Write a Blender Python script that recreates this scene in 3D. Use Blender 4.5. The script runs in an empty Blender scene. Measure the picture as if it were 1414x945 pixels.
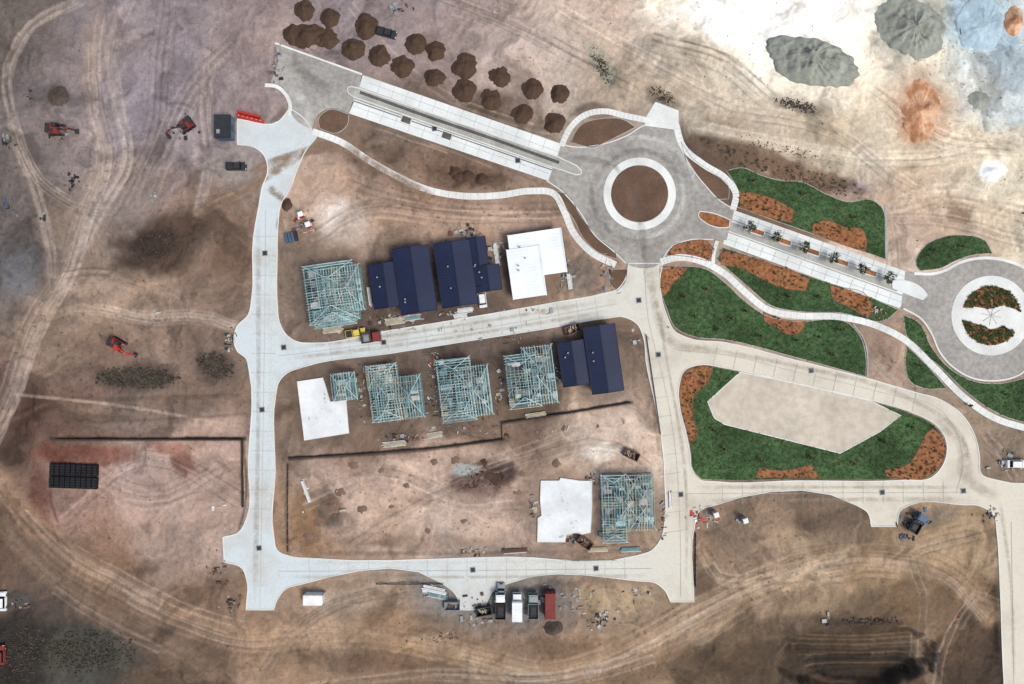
import bpy, math, random
import numpy as np
import mathutils.noise as MN
from mathutils import Vector, Matrix
from mathutils.geometry import tessellate_polygon
random.seed(7)
S=0.17; CX,CY=707.0,472.5; H=1414*S*24/36
def W(px,py,h=0.0):
    k=(1-h/H)*S
    return ((px-CX)*k,(CY-py)*k)
def lin(c):
    return tuple(((v/255)/12.92 if v/255<=0.04045 else ((v/255+0.055)/1.055)**2.4) for v in c[:3])
scene=bpy.context.scene
coll=scene.collection
scene.view_settings.view_transform='Standard'
scene.view_settings.look='None'; scene.view_settings.exposure=0

# ---------------- materials ----------------
def newmat(name):
    m=bpy.data.materials.new(name); m.use_nodes=True
    return m,m.node_tree,m.node_tree.nodes['Principled BSDF']
def mat(name,col,var=0.2,scale=3.0,rough=0.8,bump=0.3,scale2=0.25,var2=0.15,metal=0.0,col2=None):
    m,nt,b=newmat(name); n=nt.nodes; l=nt.links
    c=lin(col)
    tc=n.new('ShaderNodeTexCoord')
    n1=n.new('ShaderNodeTexNoise'); n1.inputs['Scale'].default_value=scale; n1.inputs['Detail'].default_value=5; n1.inputs['Roughness'].default_value=0.65
    n2=n.new('ShaderNodeTexNoise'); n2.inputs['Scale'].default_value=scale2; n2.inputs['Detail'].default_value=4
    l.new(tc.outputs['Object'],n1.inputs['Vector']); l.new(tc.outputs['Object'],n2.inputs['Vector'])
    mr=n.new('ShaderNodeMapRange'); mr.inputs[1].default_value=.3; mr.inputs[2].default_value=.7
    mr.inputs[3].default_value=1-var; mr.inputs[4].default_value=1+var
    l.new(n1.outputs[0],mr.inputs[0])
    mr2=n.new('ShaderNodeMapRange'); mr2.inputs[1].default_value=.35; mr2.inputs[2].default_value=.65
    mr2.inputs[3].default_value=1-var2; mr2.inputs[4].default_value=1+var2
    l.new(n2.outputs[0],mr2.inputs[0])
    mu=n.new('ShaderNodeMath'); mu.operation='MULTIPLY'; l.new(mr.outputs[0],mu.inputs[0]); l.new(mr2.outputs[0],mu.inputs[1])
    vm=n.new('ShaderNodeVectorMath'); vm.operation='SCALE'
    if col2:
        mx=n.new('ShaderNodeMix'); mx.data_type='RGBA'
        mx.inputs[6].default_value=(*c,1); mx.inputs[7].default_value=(*lin(col2),1)
        r3=n.new('ShaderNodeMapRange'); r3.inputs[1].default_value=.42; r3.inputs[2].default_value=.6
        n3=n.new('ShaderNodeTexNoise'); n3.inputs['Scale'].default_value=scale*0.35; n3.inputs['Detail'].default_value=6
        l.new(tc.outputs['Object'],n3.inputs['Vector']); l.new(n3.outputs[0],r3.inputs[0]); l.new(r3.outputs[0],mx.inputs[0])
        l.new(mx.outputs[2],vm.inputs[0])
    else:
        vm.inputs[0].default_value=c
    l.new(mu.outputs[0],vm.inputs['Scale'])
    l.new(vm.outputs[0],b.inputs['Base Color'])
    b.inputs['Roughness'].default_value=rough; b.inputs['Metallic'].default_value=metal
    b.inputs['Specular IOR Level'].default_value=0.2
    if bump>0:
        bp=n.new('ShaderNodeBump'); bp.inputs['Strength'].default_value=bump; bp.inputs['Distance'].default_value=0.1
        l.new(n1.outputs[0],bp.inputs['Height']); l.new(bp.outputs[0],b.inputs['Normal'])
    return m

def concrete_mat():
    m,nt,b=newmat('road_concrete'); n=nt.nodes; l=nt.links
    tc=n.new('ShaderNodeTexCoord'); sx=n.new('ShaderNodeSeparateXYZ'); l.new(tc.outputs['Object'],sx.inputs[0])
    nz=n.new('ShaderNodeTexNoise'); nz.inputs['Scale'].default_value=0.03; nz.inputs['Detail'].default_value=3
    l.new(tc.outputs['Object'],nz.inputs['Vector'])
    add=n.new('ShaderNodeMath'); add.operation='MULTIPLY_ADD'; add.inputs[1].default_value=60; l.new(nz.outputs[0],add.inputs[0]); l.new(sx.outputs[0],add.inputs[2])
    r=n.new('ShaderNodeMapRange'); r.inputs[1].default_value=-10; r.inputs[2].default_value=75; l.new(add.outputs[0],r.inputs[0])
    mx=n.new('ShaderNodeMix'); mx.data_type='RGBA'; l.new(r.outputs[0],mx.inputs[0])
    mx.inputs[6].default_value=(*lin((194,204,205)),1); mx.inputs[7].default_value=(*lin((205,200,184)),1)
    s1=n.new('ShaderNodeTexNoise'); s1.inputs['Scale'].default_value=0.09; s1.inputs['Detail'].default_value=9; s1.inputs['Roughness'].default_value=0.62
    l.new(tc.outputs['Object'],s1.inputs['Vector'])
    rs=n.new('ShaderNodeMapRange'); rs.inputs[1].default_value=.47; rs.inputs[2].default_value=.72; rs.inputs[4].default_value=.7; l.new(s1.outputs[0],rs.inputs[0])
    mx2=n.new('ShaderNodeMix'); mx2.data_type='RGBA'; l.new(rs.outputs[0],mx2.inputs[0]); l.new(mx.outputs[2],mx2.inputs[6]); mx2.inputs[7].default_value=(*lin((172,164,150)),1)
    s2=n.new('ShaderNodeTexNoise'); s2.inputs['Scale'].default_value=1.6; s2.inputs['Detail'].default_value=6; s2.inputs['Roughness'].default_value=0.7
    l.new(tc.outputs['Object'],s2.inputs['Vector'])
    r2=n.new('ShaderNodeMapRange'); r2.inputs[1].default_value=.3; r2.inputs[2].default_value=.7; r2.inputs[3].default_value=.92; r2.inputs[4].default_value=1.07; l.new(s2.outputs[0],r2.inputs[0])
    vm=n.new('ShaderNodeVectorMath'); vm.operation='SCALE'; l.new(mx2.outputs[2],vm.inputs[0]); l.new(r2.outputs[0],vm.inputs['Scale'])
    l.new(vm.outputs[0],b.inputs['Base Color']); b.inputs['Roughness'].default_value=.9
    b.inputs['Specular IOR Level'].default_value=.15
    return m

def smear_mat(name,col,amax):
    m,nt,b=newmat(name); n=nt.nodes; l=nt.links
    b.inputs['Base Color'].default_value=(*lin(col),1); b.inputs['Roughness'].default_value=1; b.inputs['Specular IOR Level'].default_value=0
    tc=n.new('ShaderNodeTexCoord'); uv=n.new('ShaderNodeSeparateXYZ'); l.new(tc.outputs['UV'],uv.inputs[0])
    a=n.new('ShaderNodeMath'); a.operation='SUBTRACT'; a.inputs[0].default_value=1; l.new(uv.outputs[1],a.inputs[1])
    p=n.new('ShaderNodeMath'); p.operation='MULTIPLY'; l.new(a.outputs[0],p.inputs[0]); l.new(uv.outputs[1],p.inputs[1])
    a2=n.new('ShaderNodeMath'); a2.operation='SUBTRACT'; a2.inputs[0].default_value=1; l.new(uv.outputs[0],a2.inputs[1])
    p2=n.new('ShaderNodeMath'); p2.operation='MULTIPLY'; l.new(a2.outputs[0],p2.inputs[0]); l.new(uv.outputs[0],p2.inputs[1])
    q=n.new('ShaderNodeMapRange'); q.inputs[1].default_value=0; q.inputs[2].default_value=.12; l.new(p2.outputs[0],q.inputs[0])
    pp=n.new('ShaderNodeMath'); pp.operation='MULTIPLY'; pp.inputs[1].default_value=4; l.new(p.outputs[0],pp.inputs[0])
    nz=n.new('ShaderNodeTexNoise'); nz.inputs['Scale'].default_value=.5; nz.inputs['Detail'].default_value=7; nz.inputs['Roughness'].default_value=.7; l.new(tc.outputs['Object'],nz.inputs['Vector'])
    r=n.new('ShaderNodeMapRange'); r.inputs[1].default_value=.32; r.inputs[2].default_value=.62; r.inputs[4].default_value=amax; l.new(nz.outputs[0],r.inputs[0])
    m1=n.new('ShaderNodeMath'); m1.operation='MULTIPLY'; l.new(pp.outputs[0],m1.inputs[0]); l.new(r.outputs[0],m1.inputs[1])
    m2=n.new('ShaderNodeMath'); m2.operation='MULTIPLY'; l.new(m1.outputs[0],m2.inputs[0]); l.new(q.outputs[0],m2.inputs[1])
    l.new(m2.outputs[0],b.inputs['Alpha'])
    return m

M={}
M['conc']=concrete_mat()
M['path']=mat('path_concrete',(211,214,209),.08,2,.9,.05,.15,.12)
M['kerb']=mat('kerb_concrete',(208,210,204),.06,2,.9,.05,.15,.1)
M['joint']=mat('concrete_joint',(160,160,155),.15,1,.9,0)
M['paver']=mat('aggregate_paving',(157,155,149),.10,2.5,.9,.1,.12,.14,col2=(144,140,133))
M['lane']=mat('lane_concrete',(209,214,211),.07,2,.9,.05,.12,.12)
M['median']=mat('median_paving',(160,159,151),.12,2,.9,.1)
M['strip']=mat('median_dark_strip',(86,85,82),.25,2,.9,.2)
M['soil']=mat('bed_soil',(98,78,64),.22,3,1,.5,.2,.2)
M['mulch']=mat('orange_mulch',(150,102,66),.22,3.5,1,.5,.3,.2,col2=(122,82,56))
M['grass']=mat('lawn_grass',(50,75,43),.32,2.6,1,.6,.12,.28,col2=(70,90,58))
M['sand']=mat('compacted_sand',(192,184,168),.05,1.5,1,.05,.08,.12,col2=(182,172,155))
M['pile']=mat('pile_soil',(75,59,48),.25,2.5,1,.8,.4,.15)
M['lotsoil']=mat('loose_lot_soil',(126,104,88),.25,1.5,1,.8,.4,.2,col2=(100,82,70))
M['greypile']=mat('pile_crusher_dust',(138,142,132),.14,1.2,1,.8,.25,.18)
M['orangepile']=mat('pile_orange_clay',(172,124,90),.18,1.2,1,.7,.2,.25,col2=(196,160,130))
M['bluepile']=mat('pile_blue_gravel',(160,182,192),.12,1.2,1,.5,.15,.2)
M['navy']=mat('navy_metal_roof',(35,43,68),.08,1,.5,0,.12,.12)
M['navy2']=mat('navy_roof_rib',(28,34,55),.08,1,.5,0)
M['whiteroof']=mat('white_roof_sheet',(228,234,235),.03,1,.5,0,.15,.05)
M['whiterib']=mat('white_roof_rib',(216,223,225),.03,1,.5,0)
M['brick']=mat('house_wall',(150,130,115),.15,5,.9,.1)
M['glass']=mat('glass',(25,32,40),.1,1,.12,0)
M['slab']=mat('house_slab',(212,217,217),.06,1,.9,.05,.2,.10)
M['dslab']=mat('frame_floor_slab',(126,140,139),.25,1.2,.9,.1,.4,.3,col2=(92,102,100))
M['teal1']=mat('treated_pine_light',(164,190,190),.18,1,.8,0)
M['teal2']=mat('treated_pine_mid',(116,150,153),.2,1,.8,0)
M['timber']=mat('raw_pine',(182,174,146),.15,1,.8,0)
M['wall']=mat('retaining_sleeper',(60,52,47),.3,2,.9,.3)
M['black']=mat('black_plastic',(26,25,27),.3,2,.6,0)
M['dark']=mat('dark_steel',(52,53,56),.2,2,.6,0)
M['rubber']=mat('rubber',(26,26,26),.2,2,.9,0)
M['red']=mat('red_paint',(184,56,42),.15,2,.5,0)
M['dullred']=mat('machine_red',(126,52,44),.2,2,.6,0)
M['dred']=mat('container_red',(122,54,50),.12,2,.6,0)
M['white']=mat('white_paint',(222,226,227),.05,2,.5,0)
M['lite']=mat('light_offcuts',(182,182,178),.2,2,.8,0)
M['yellow']=mat('yellow_paint',(208,184,84),.1,2,.5,0)
M['blue']=mat('blue_paint',(72,92,116),.15,2,.5,0)
M['grey']=mat('grey_paint',(136,142,144),.12,2,.5,0)
M['rust']=mat('rusty_steel',(108,80,66),.25,2,.8,.1)
M['rock']=mat('rubble_rock',(78,69,62),.35,2,1,.5)
M['scrub']=mat('scrub_leaf',(64,64,52),.35,2,1,0)
M['leaf']=mat('tree_leaf',(42,64,36),.4,2,.8,0)
M['leaf2']=mat('shrub_leaf',(76,86,52),.35,3,.8,0)
M['bark']=mat('bark',(90,74,60),.3,4,1,.3)
M['dirtsmear']=smear_mat('dirt_on_road',(150,126,106),.95)
M['dust']=smear_mat('dust_on_road',(170,158,142),.42)
M['tyre']=smear_mat('tyre_marks',(112,106,100),.35)
M['bright']=smear_mat('pale_wear',(226,228,222),.6)

# ---------------- mesh builder ----------------
class MB:
    def __init__(s): s.v=[];s.f=[];s.m=[];s.mats=[]
    def mi(s,k):
        if k not in s.mats: s.mats.append(k)
        return s.mats.index(k)
    def quad(s,pts,k):
        b=len(s.v); s.v+= [tuple(p) for p in pts]; s.f.append(tuple(range(b,b+len(pts)))); s.m.append(s.mi(k))
    def box(s,c,d,k,rot=0,taper=1.0,ty=None):
        ty=taper if ty is None else ty
        cx,cy,cz=c; dx,dy,dz=d[0]/2,d[1]/2,d[2]/2; b=len(s.v); cr,sr=math.cos(rot),math.sin(rot)
        for z,t,u in ((-dz,1,1),(dz,taper,ty)):
            for x,y in ((-dx,-dy),(dx,-dy),(dx,dy),(-dx,dy)):
                x*=t;y*=u; s.v.append((cx+x*cr-y*sr,cy+x*sr+y*cr,cz+z))
        for f in ((0,3,2,1),(4,5,6,7),(0,1,5,4),(1,2,6,5),(2,3,7,6),(3,0,4,7)):
            s.f.append(tuple(b+i for i in f)); s.m.append(s.mi(k))
    def beam(s,p,q,t,k,th=None):
        p=Vector(p);q=Vector(q);d=(q-p)
        if d.length<1e-6:return
        d.normalize(); up=Vector((0,0,1)) if abs(d.z)<.95 else Vector((1,0,0))
        a=d.cross(up).normalized()*t/2; c=a.cross(d).normalized()*(th or t)/2
        b=len(s.v)
        for e in (p,q):
            for o in (-a-c,a-c,a+c,-a+c): s.v.append(tuple(e+o))
        for f in ((0,3,2,1),(4,5,6,7),(0,1,5,4),(1,2,6,5),(2,3,7,6),(3,0,4,7)):
            s.f.append(tuple(b+i for i in f)); s.m.append(s.mi(k))
    def cyl(s,p,q,r,k,n=12,r2=None):
        p=Vector(p);q=Vector(q);d=(q-p).normalized(); up=Vector((0,0,1)) if abs(d.z)<.9 else Vector((1,0,0))
        a=d.cross(up).normalized(); c=a.cross(d); b=len(s.v); r2=r if r2 is None else r2
        for e,rr in ((p,r),(q,r2)):
            for i in range(n):
                t=2*math.pi*i/n; s.v.append(tuple(e+a*math.cos(t)*rr+c*math.sin(t)*rr))
        m=s.mi(k)
        for i in range(n):
            j=(i+1)%n; s.f.append((b+i,b+j,b+n+j,b+n+i)); s.m.append(m)
        s.f.append(tuple(b+i for i in range(n))[::-1]); s.m.append(m)
        s.f.append(tuple(b+n+i for i in range(n))); s.m.append(m)
    def obj(s,name,parent=None,loc=(0,0,0),rot=0,smooth=False,bevel=0):
        me=bpy.data.meshes.new(name); me.from_pydata(s.v,[],s.f)
        for k in s.mats: me.materials.append(M[k])
        me.polygons.foreach_set('material_index',s.m)
        if smooth: me.polygons.foreach_set('use_smooth',[True]*len(s.f))
        me.update()
        o=bpy.data.objects.new(name,me); coll.objects.link(o); o.location=loc; o.rotation_euler=(0,0,rot)
        if parent: o.parent=parent
        if bevel:
            bv=o.modifiers.new('b','BEVEL'); bv.width=bevel; bv.segments=2; bv.limit_method='ANGLE'
        return o
def empty(name,loc=(0,0,0),rot=0):
    e=bpy.data.objects.new(name,None); coll.objects.link(e); e.location=loc; e.rotation_euler=(0,0,rot); return e

# ---------------- curves -------------
def smooth(pts,closed=True,n=5,corner=62):
    P=[Vector(p) for p in pts]; N=len(P); out=[]
    def tan(i):
        if not closed and (i==0 or i==N-1): return None
        a=P[(i-1)%N];b=P[i];c=P[(i+1)%N]
        d1=(b-a);d2=(c-b)
        if d1.length<1e-6 or d2.length<1e-6: return None
        if math.degrees(d1.angle(d2))>corner: return None
        return (d1.normalized()*d2.length+d2.normalized()*d1.length).normalized()
    for i in range(N if closed else N-1):
        a=P[i];b=P[(i+1)%N];L=(b-a).length
        if L<1e-6: continue
        dr=(b-a)/L; t0=tan(i) or dr; t1=tan((i+1)%N) or dr
        m0=t0*L;m1=t1*L
        k=n if L>6 else 2
        for j in range(k):
            t=j/k; out.append(a*(2*t**3-3*t*t+1)+m0*(t**3-2*t*t+t)+b*(-2*t**3+3*t*t)+m1*(t**3-t*t))
    if not closed: out.append(P[-1])
    return [(p.x,p.y) for p in out]

def sheet(name,pts,z,k,holes=(),sm=True,corner=62):
    loops=[smooth(pts,corner=corner) if sm else pts]+[smooth(h,corner=corner) if sm else h for h in holes]
    L3=[[Vector((*W(*p),0)) for p in lp] for lp in loops]
    tri=tessellate_polygon(L3)
    flat=[v for lp in L3 for v in lp]
    me=bpy.data.meshes.new(name)
    fs=[]
    for t in tri:
        a,b,c=[flat[i] for i in t]
        if (b-a).cross(c-a).z<0: t=(t[0],t[2],t[1])
        fs.append(tuple(t))
    me.from_pydata([(v.x,v.y,z) for v in flat],[],fs); me.materials.append(M[k])
    o=bpy.data.objects.new(name,me); coll.objects.link(o)
    return loops
def offs(pts,closed):
    N=len(pts); R=[]
    for i in range(N):
        a=pts[(i-1)%N] if (closed or i>0) else pts[i]; c=pts[(i+1)%N] if (closed or i<N-1) else pts[i]
        d=Vector((c[0]-a[0],c[1]-a[1]))
        if d.length<1e-9: d=Vector((1,0))
        d.normalize(); R.append((-d.y,d.x))
    return R
def ribbon(name,pts,w,z,k,closed=False,sm=True,z0=None,parent=None,uv=False,vary=0):
    """w and pts in plan units (0.17 m); strip with optional side faces down to z0"""
    if sm: pts=smooth(pts,closed)
    pts=[W(*p) for p in pts]; w=w*S; nr=offs(pts,closed); N=len(pts); mb=MB()
    for i,(p,n) in enumerate(zip(pts,nr)):
        ww=w*(1+(vary*math.sin(i*0.9) if vary else 0))
        mb.v.append((p[0]+n[0]*ww/2,p[1]+n[1]*ww/2,z)); mb.v.append((p[0]-n[0]*ww/2,p[1]-n[1]*ww/2,z))
    m=mb.mi(k); cnt=N if closed else N-1
    for i in range(cnt):
        j=(i+1)%N; mb.f.append((2*i+1,2*j+1,2*j,2*i)); mb.m.append(m)
    if z0 is not None:
        B=len(mb.v); mb.v+=[(x,y,z0) for x,y,_ in mb.v[:2*N]]
        for i in range(cnt):
            j=(i+1)%N
            mb.f.append((2*i,2*j,B+2*j,B+2*i)); mb.m.append(m); mb.f.append((2*j+1,2*i+1,B+2*i+1,B+2*j+1)); mb.m.append(m)
        if not closed:
            mb.f.append((0,B,B+1,1)); mb.m.append(m); e=2*N-2; mb.f.append((e,e+1,B+e+1,B+e)); mb.m.append(m)
    o=mb.obj(name,parent)
    if uv:
        u=o.data.uv_layers.new(name='UVMap')
        for li,lo in enumerate(o.data.loops):
            vi=lo.vertex_index; u.data[li].uv=((vi//2)/(N-1),vi%2)
    return o
def kerbs(loops,z=0.15,name='kerb',w=1.3):
    for lp in loops: ribbon(name,lp,w,z,'kerb',closed=True,sm=False,z0=0)
def disc(name,cx,cy,r,z,k,n=64,rin=0):
    mb=MB(); x0,y0=W(cx,cy); R=r*S; ri=rin*S; m=mb.mi(k)
    if rin==0:
        mb.v=[(x0+R*math.cos(2*math.pi*i/n),y0+R*math.sin(2*math.pi*i/n),z) for i in range(n)]
        mb.f=[tuple(range(n))]; mb.m=[m]
    else:
        for i in range(n):
            t=2*math.pi*i/n
            for rr in (ri,R):
                for zz in (z,0): mb.v.append((x0+rr*math.cos(t),y0+rr*math.sin(t),zz))
        for i in range(n):
            a=4*i;b=4*((i+1)%n)
            mb.f+=[(a,a+2,b+2,b),(a+2,a+3,b+3,b+2),(a+1,a,b,b+1)]; mb.m+=[m]*3
    return mb.obj(name)

# ---------------- site plan ----------------
road_outer=[(430,178),(437,190),(424,206),(410,235),(400,262),(388,283),(384,310),(383,350),(383,420),(386,445),(395,462),(410,472),(430,474),(530,458),(640,440),(760,419),(835,405),(852,400),(862,388),(868,364),(915,364),(911,385),(913,410),(920,435),(932,458),(950,467),(1000,473),(1100,498),(1195,522),(1260,541),(1300,553),(1328,573),(1345,600),(1352,630),(1355,655),(1375,663),(1480,663),(1480,1000),(1390,1000),(1386,945),(1380,800),(1376,735),(1372,712),(1350,698),(1330,697),(1257,697),(1243,705),(1238,727),(1203,727),(1198,708),(1183,698),(985,698),(965,706),(959,725),(958,831),(926,831),(918,815),(905,805),(880,802),(700,806),(682,815),(668,842),(636,842),(630,822),(612,806),(415,807),(395,813),(384,826),(378,842),(340,842),(341,800),(335,785),(310,776),(308,742),(330,735),(341,715),(343,640),(344,510),(340,495),(328,485),(327,452),(343,435),(348,410),(350,330),(358,283),(362,260),(370,235),(365,215),(350,203),(328,200),(328,165),(385,168),(400,150),(418,162)]
holeB=[(381,545),(385,528),(397,515),(415,508),(540,488),(640,472),(760,453),(835,440),(862,438),(880,448),(888,465),(892,500),(905,560),(915,620),(918,670),(918,720),(912,745),(900,760),(880,767),(700,769),(430,771),(400,768),(383,760),(378,740),(380,650)]
holeC=[(938,530),(945,512),(965,504),(1000,508),(1100,530),(1200,552),(1265,572),(1290,585),(1305,605),(1303,640),(1285,660),(1250,663),(1100,664),(985,665),(965,662),(955,648),(952,625),(945,590),(938,560)]
loops=sheet('road',road_outer,.06,'conc',[holeB,holeC]); kerbs(loops)
road_loops=loops
plaza=[(380,60),(500,103),(490,130),(482,157),(458,150),(440,158),(430,178),(416,172),(403,158),(401,140),(392,122),(374,114),(384,85)]
sheet('plaza_pavement',plaza,.08,'paver'); ribbon('plaza_kerb',[(380,60),(500,103)],2.5,.16,'kerb',z0=0)
ribbon('plaza_kerb',[(366,118),(382,120),(394,130),(401,146),(399,160)],5,.17,'path',z0=0)
round_pts=[(773,199),(790,203),(830,200),(865,188),(893,172),(932,172),(938,200),(950,225),(975,258),(992,276),(1014,290),(1003,332),(985,331),(950,332),(925,343),(912,364),(864,364),(848,348),(822,326),(800,292),(775,264),(755,250)]
sheet('roundabout_pavement',round_pts,.084,'paver')
for q in (round_pts[:6],round_pts[6:11],round_pts[12:16],round_pts[16:]): ribbon('kerb',q,1.4,.15,'kerb',z0=0)
disc('roundabout_apron',883,268,50,.17,'path',96,rin=39.5)
disc('roundabout_soil',883,268,39,.19,'soil',96)
sheet('boulevard_median',[(494,112),(770,205),(760,245),(486,140)],.07,'median',sm=False)
sheet('boulevard_lane',[(501,104),(775,199),(768,221),(496,123)],.088,'lane',sm=False)
sheet('boulevard_lane',[(490,138),(763,233),(757,250),(482,157)],.092,'lane',sm=False)
med=[(481,121),(486,120),(494,122),(770,217),(796,229),(803,236),(802,241),(796,242),(762,231),(488,134),(482,130),(480,125)]
ribbon('median_kerb',med,1.4,.2,'kerb',closed=True,sm=False,z0=.06)
sheet('median_bed',med,.15,'median',sm=False)
ribbon('median_dark_strip',[(497,128),(600,165),(680,192),(772,225)],4.2,.19,'strip',sm=False,z0=.1)
ribbon('lane_gutter',[(497,121),(768,219)],1.0,.105,'joint',sm=False);ribbon('lane_gutter',[(489,140),(762,235)],1.4,.105,'strip',sm=False)
for p in [(561,166),(617,188)]:
    mb=MB();mb.box((0,0,.12),(2.2,1.5,.06),'strip');mb.box((0,0,.11),(2.5,1.8,.05),'kerb');mb.obj('tree_pit',loc=(*W(*p),0),rot=-.34)
# east boulevard
sheet('boulevard_paving',[(1012,290),(1262,379),(1258,398),(1250,414),(1242,426),(998,337)],.072,'lane',sm=False)
ribbon('boulevard_gutter',[(1008,303),(1256,394)],1.6,.1,'joint',sm=False); ribbon('boulevard_gutter',[(1003,320),(1250,410)],1.6,.1,'joint',sm=False)
ribbon('tree_strip_paving',[(1006,312),(1240,397)],13,.0762,'median',sm=False)
def obar(name,pts,k,z=.2):
    sheet(name,pts,z-.03,k); ribbon(name+'_kerb',pts,1.2,z,'kerb',closed=True,z0=.05)
obar('median_bed_small',[(966,292),(985,295),(1008,304),(1007,314),(998,315),(970,305),(964,298)],'mulch')
obar('median_end',[(1232,388),(1240,387),(1275,401),(1280,408),(1274,414),(1262,410),(1232,398)],'lane')
r2=[(1250,375),(1290,377),(1306,372),(1325,362),(1350,356),(1372,356),(1395,361),(1416,370),(1440,390),(1455,430),(1448,470),(1425,505),(1400,520),(1372,525),(1345,522),(1318,508),(1296,485),(1285,460),(1272,440),(1244,424)]
sheet('roundabout_pavement',r2,.096,'paver')
ribbon('footpath',[(1262,378),(1290,378),(1306,373),(1325,363),(1350,357),(1372,357),(1395,362),(1416,371),(1440,392)],4,.16,'path',z0=0)
ribbon('kerb',[(1247,426),(1272,441),(1286,461),(1297,486),(1318,509),(1345,523),(1372,526),(1400,521),(1425,506)],2.2,.16,'kerb',z0=0)
disc('roundabout_apron',1368,436,55,.17,'path',96,rin=43)
disc('roundabout_centre',1368,436,43,.165,'path',96)
def seg(a0,a1,r=41,cx=1368,cy=436):
    return [(cx+r*math.cos(math.radians(a)),cy-r*math.sin(math.radians(a))) for a in np.linspace(a0,a1,14)]
half1=seg(8,165)+[(1345,424),(1365,427),(1385,422)]; half2=seg(188,325)+[(1385,450),(1368,455),(1350,448)]
sheet('garden_bed',half1,.18,'mulch',sm=False); sheet('garden_bed',half2,.18,'mulch',sm=False)
for i in range(4):
    a=i*math.pi/4+.2
    ribbon('paving_band',[(1368-14*math.cos(a),436-14*math.sin(a)),(1368+14*math.cos(a),436+14*math.sin(a))],.9,.185+.004*i,'joint',sm=False)
def fp(p,w=8,z=.12): ribbon('footpath',p,w,z,'path',z0=0)
path1=[(432,182),(470,196),(510,222),(545,242),(590,262),(640,271),(690,270),(735,264),(765,268),(778,290),(792,322),(818,350),(850,366)]
path2=[(775,202),(788,176),(808,159),(835,154),(862,160),(892,166)]
path3=[(933,172),(943,203),(972,228),(1003,248),(1016,268),(1012,290)]
p4=[(912,362),(935,356),(968,361),(1000,378),(1030,405),(1060,428),(1100,436),(1160,438),(1205,448),(1250,470),(1290,508),(1330,548),(1370,576),(1425,594)]
fp(path1,9,.124);fp(path2,8,.128)
sheet('footpath',[(905,141),(937,153),(937,180),(890,174),(893,160)],.105,'path',sm=False)
fp(path3,9,.132);fp(p4,9,.136);fp([(990,333),(986,348),(984,368)],5,.14)
mb=MB()
for P_ in (path1,path2,path3,p4):
    q=smooth(P_,False);n_=offs(q,False)
    for i in range(1,len(q)-1,1):
        a=(q[i][0]+n_[i][0]*4,q[i][1]+n_[i][1]*4);b=(q[i][0]-n_[i][0]*4,q[i][1]-n_[i][1]*4)
        mb.beam((*W(*a),.142),(*W(*b),.142),.06,'joint',th=.004)
mb.obj('footpath_joints')
beds=[]
def bed(pts,k,z=.045,edge=True,sm=True):
    lp=sheet('garden_bed' if k!='grass' else 'lawn',pts,z,k,sm=sm)
    beds.append((lp[0],k))
    if edge: ribbon('bed_edging',lp[0],.8,z+.05,'joint' if k!='mulch' else 'rust',closed=True,sm=False,z0=0)
bed([(788,197),(800,175),(833,164),(862,166),(877,176),(850,190),(815,203)],'soil',.1)
bed([(940,196),(956,219),(986,240),(1006,258),(1006,275),(992,275),(972,256),(950,228)],'soil',.1)
bed([(766,263),(785,271),(800,296),(825,327),(850,350),(852,358),(828,350),(806,330),(792,303),(777,283)],'soil',.1)
bed([(843,372),(866,372),(862,392),(852,402),(842,392)],'soil',.1)
bed([(922,352),(930,340),(950,334),(975,333),(986,345),(978,361),(952,355)],'mulch',.1)
bed([(440,165),(455,152),(482,158),(480,172),(465,184),(442,178)],'soil',.1)
bed([(1003,236),(1025,232),(1050,242),(1080,250),(1105,251),(1140,268),(1170,279),(1205,277),(1218,288),(1222,320),(1222,358),(1130,326),(1018,286),(1018,262)],'grass',.03)
bed([(1020,264),(1045,268),(1075,278),(1096,290),(1094,308),(1070,303),(1022,287)],'mulch',.04)
bed([(1122,312),(1138,305),(1170,315),(1190,317),(1197,333),(1195,348),(1158,336),(1121,322)],'mulch',.04)
bed([(998,342),(1060,362),(1130,386),(1200,410),(1240,428),(1225,441),(1160,432),(1100,430),(1065,422),(1035,398),(1005,372),(990,358)],'grass',.03)
bed([(994,345),(1040,356),(1090,372),(1118,386),(1112,402),(1080,398),(1050,384),(1020,370),(996,366)],'mulch',.04)
bed([(1146,394),(1200,412),(1206,430),(1198,440),(1172,424),(1150,412)],'mulch',.04)
bed([(910,372),(945,368),(975,372),(1000,390),(1028,416),(1060,437),(1100,444),(1172,447),(1186,462),(1196,500),(1195,520),(1100,494),(1000,469),(955,464),(932,452),(920,425),(912,400)],'grass',.03)
bed([(1054,430),(1080,441),(1113,444),(1106,458),(1088,462),(1072,452),(1056,444)],'mulch',.044)
bed([(911,368),(950,370),(940,382),(928,392),(922,405),(913,410)],'mulch',.044)
bed([(1247,435),(1268,445),(1285,478),(1310,508),(1345,527),(1375,530),(1425,520),(1440,590),(1380,572),(1335,542),(1300,508),(1252,464)],'grass',.03)
bed([(1252,478),(1275,500),(1307,536),(1280,537),(1257,527),(1250,500)],'grass',.03)
bed([(1265,366),(1275,342),(1300,328),(1330,325),(1360,333),(1370,350),(1345,352),(1320,360),(1300,370),(1270,374)],'grass',.03)
bed([(939,530),(946,514),(965,506),(1000,510),(1100,532),(1200,554),(1263,574),(1288,587),(1302,606),(1300,640),(1284,657),(1250,660),(1100,661),(987,662),(967,660),(957,648),(954,625),(947,590),(940,560)],'grass',.03,edge=False)
bed([(939,530),(946,514),(965,506),(985,507),(976,530),(960,545),(957,575),(962,603),(954,613),(947,590),(940,560)],'mulch',.04)
bed([(1288,592),(1302,606),(1300,640),(1284,657),(1225,659),(1222,650),(1255,640),(1270,617),(1280,598)],'mulch',.04)
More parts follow.
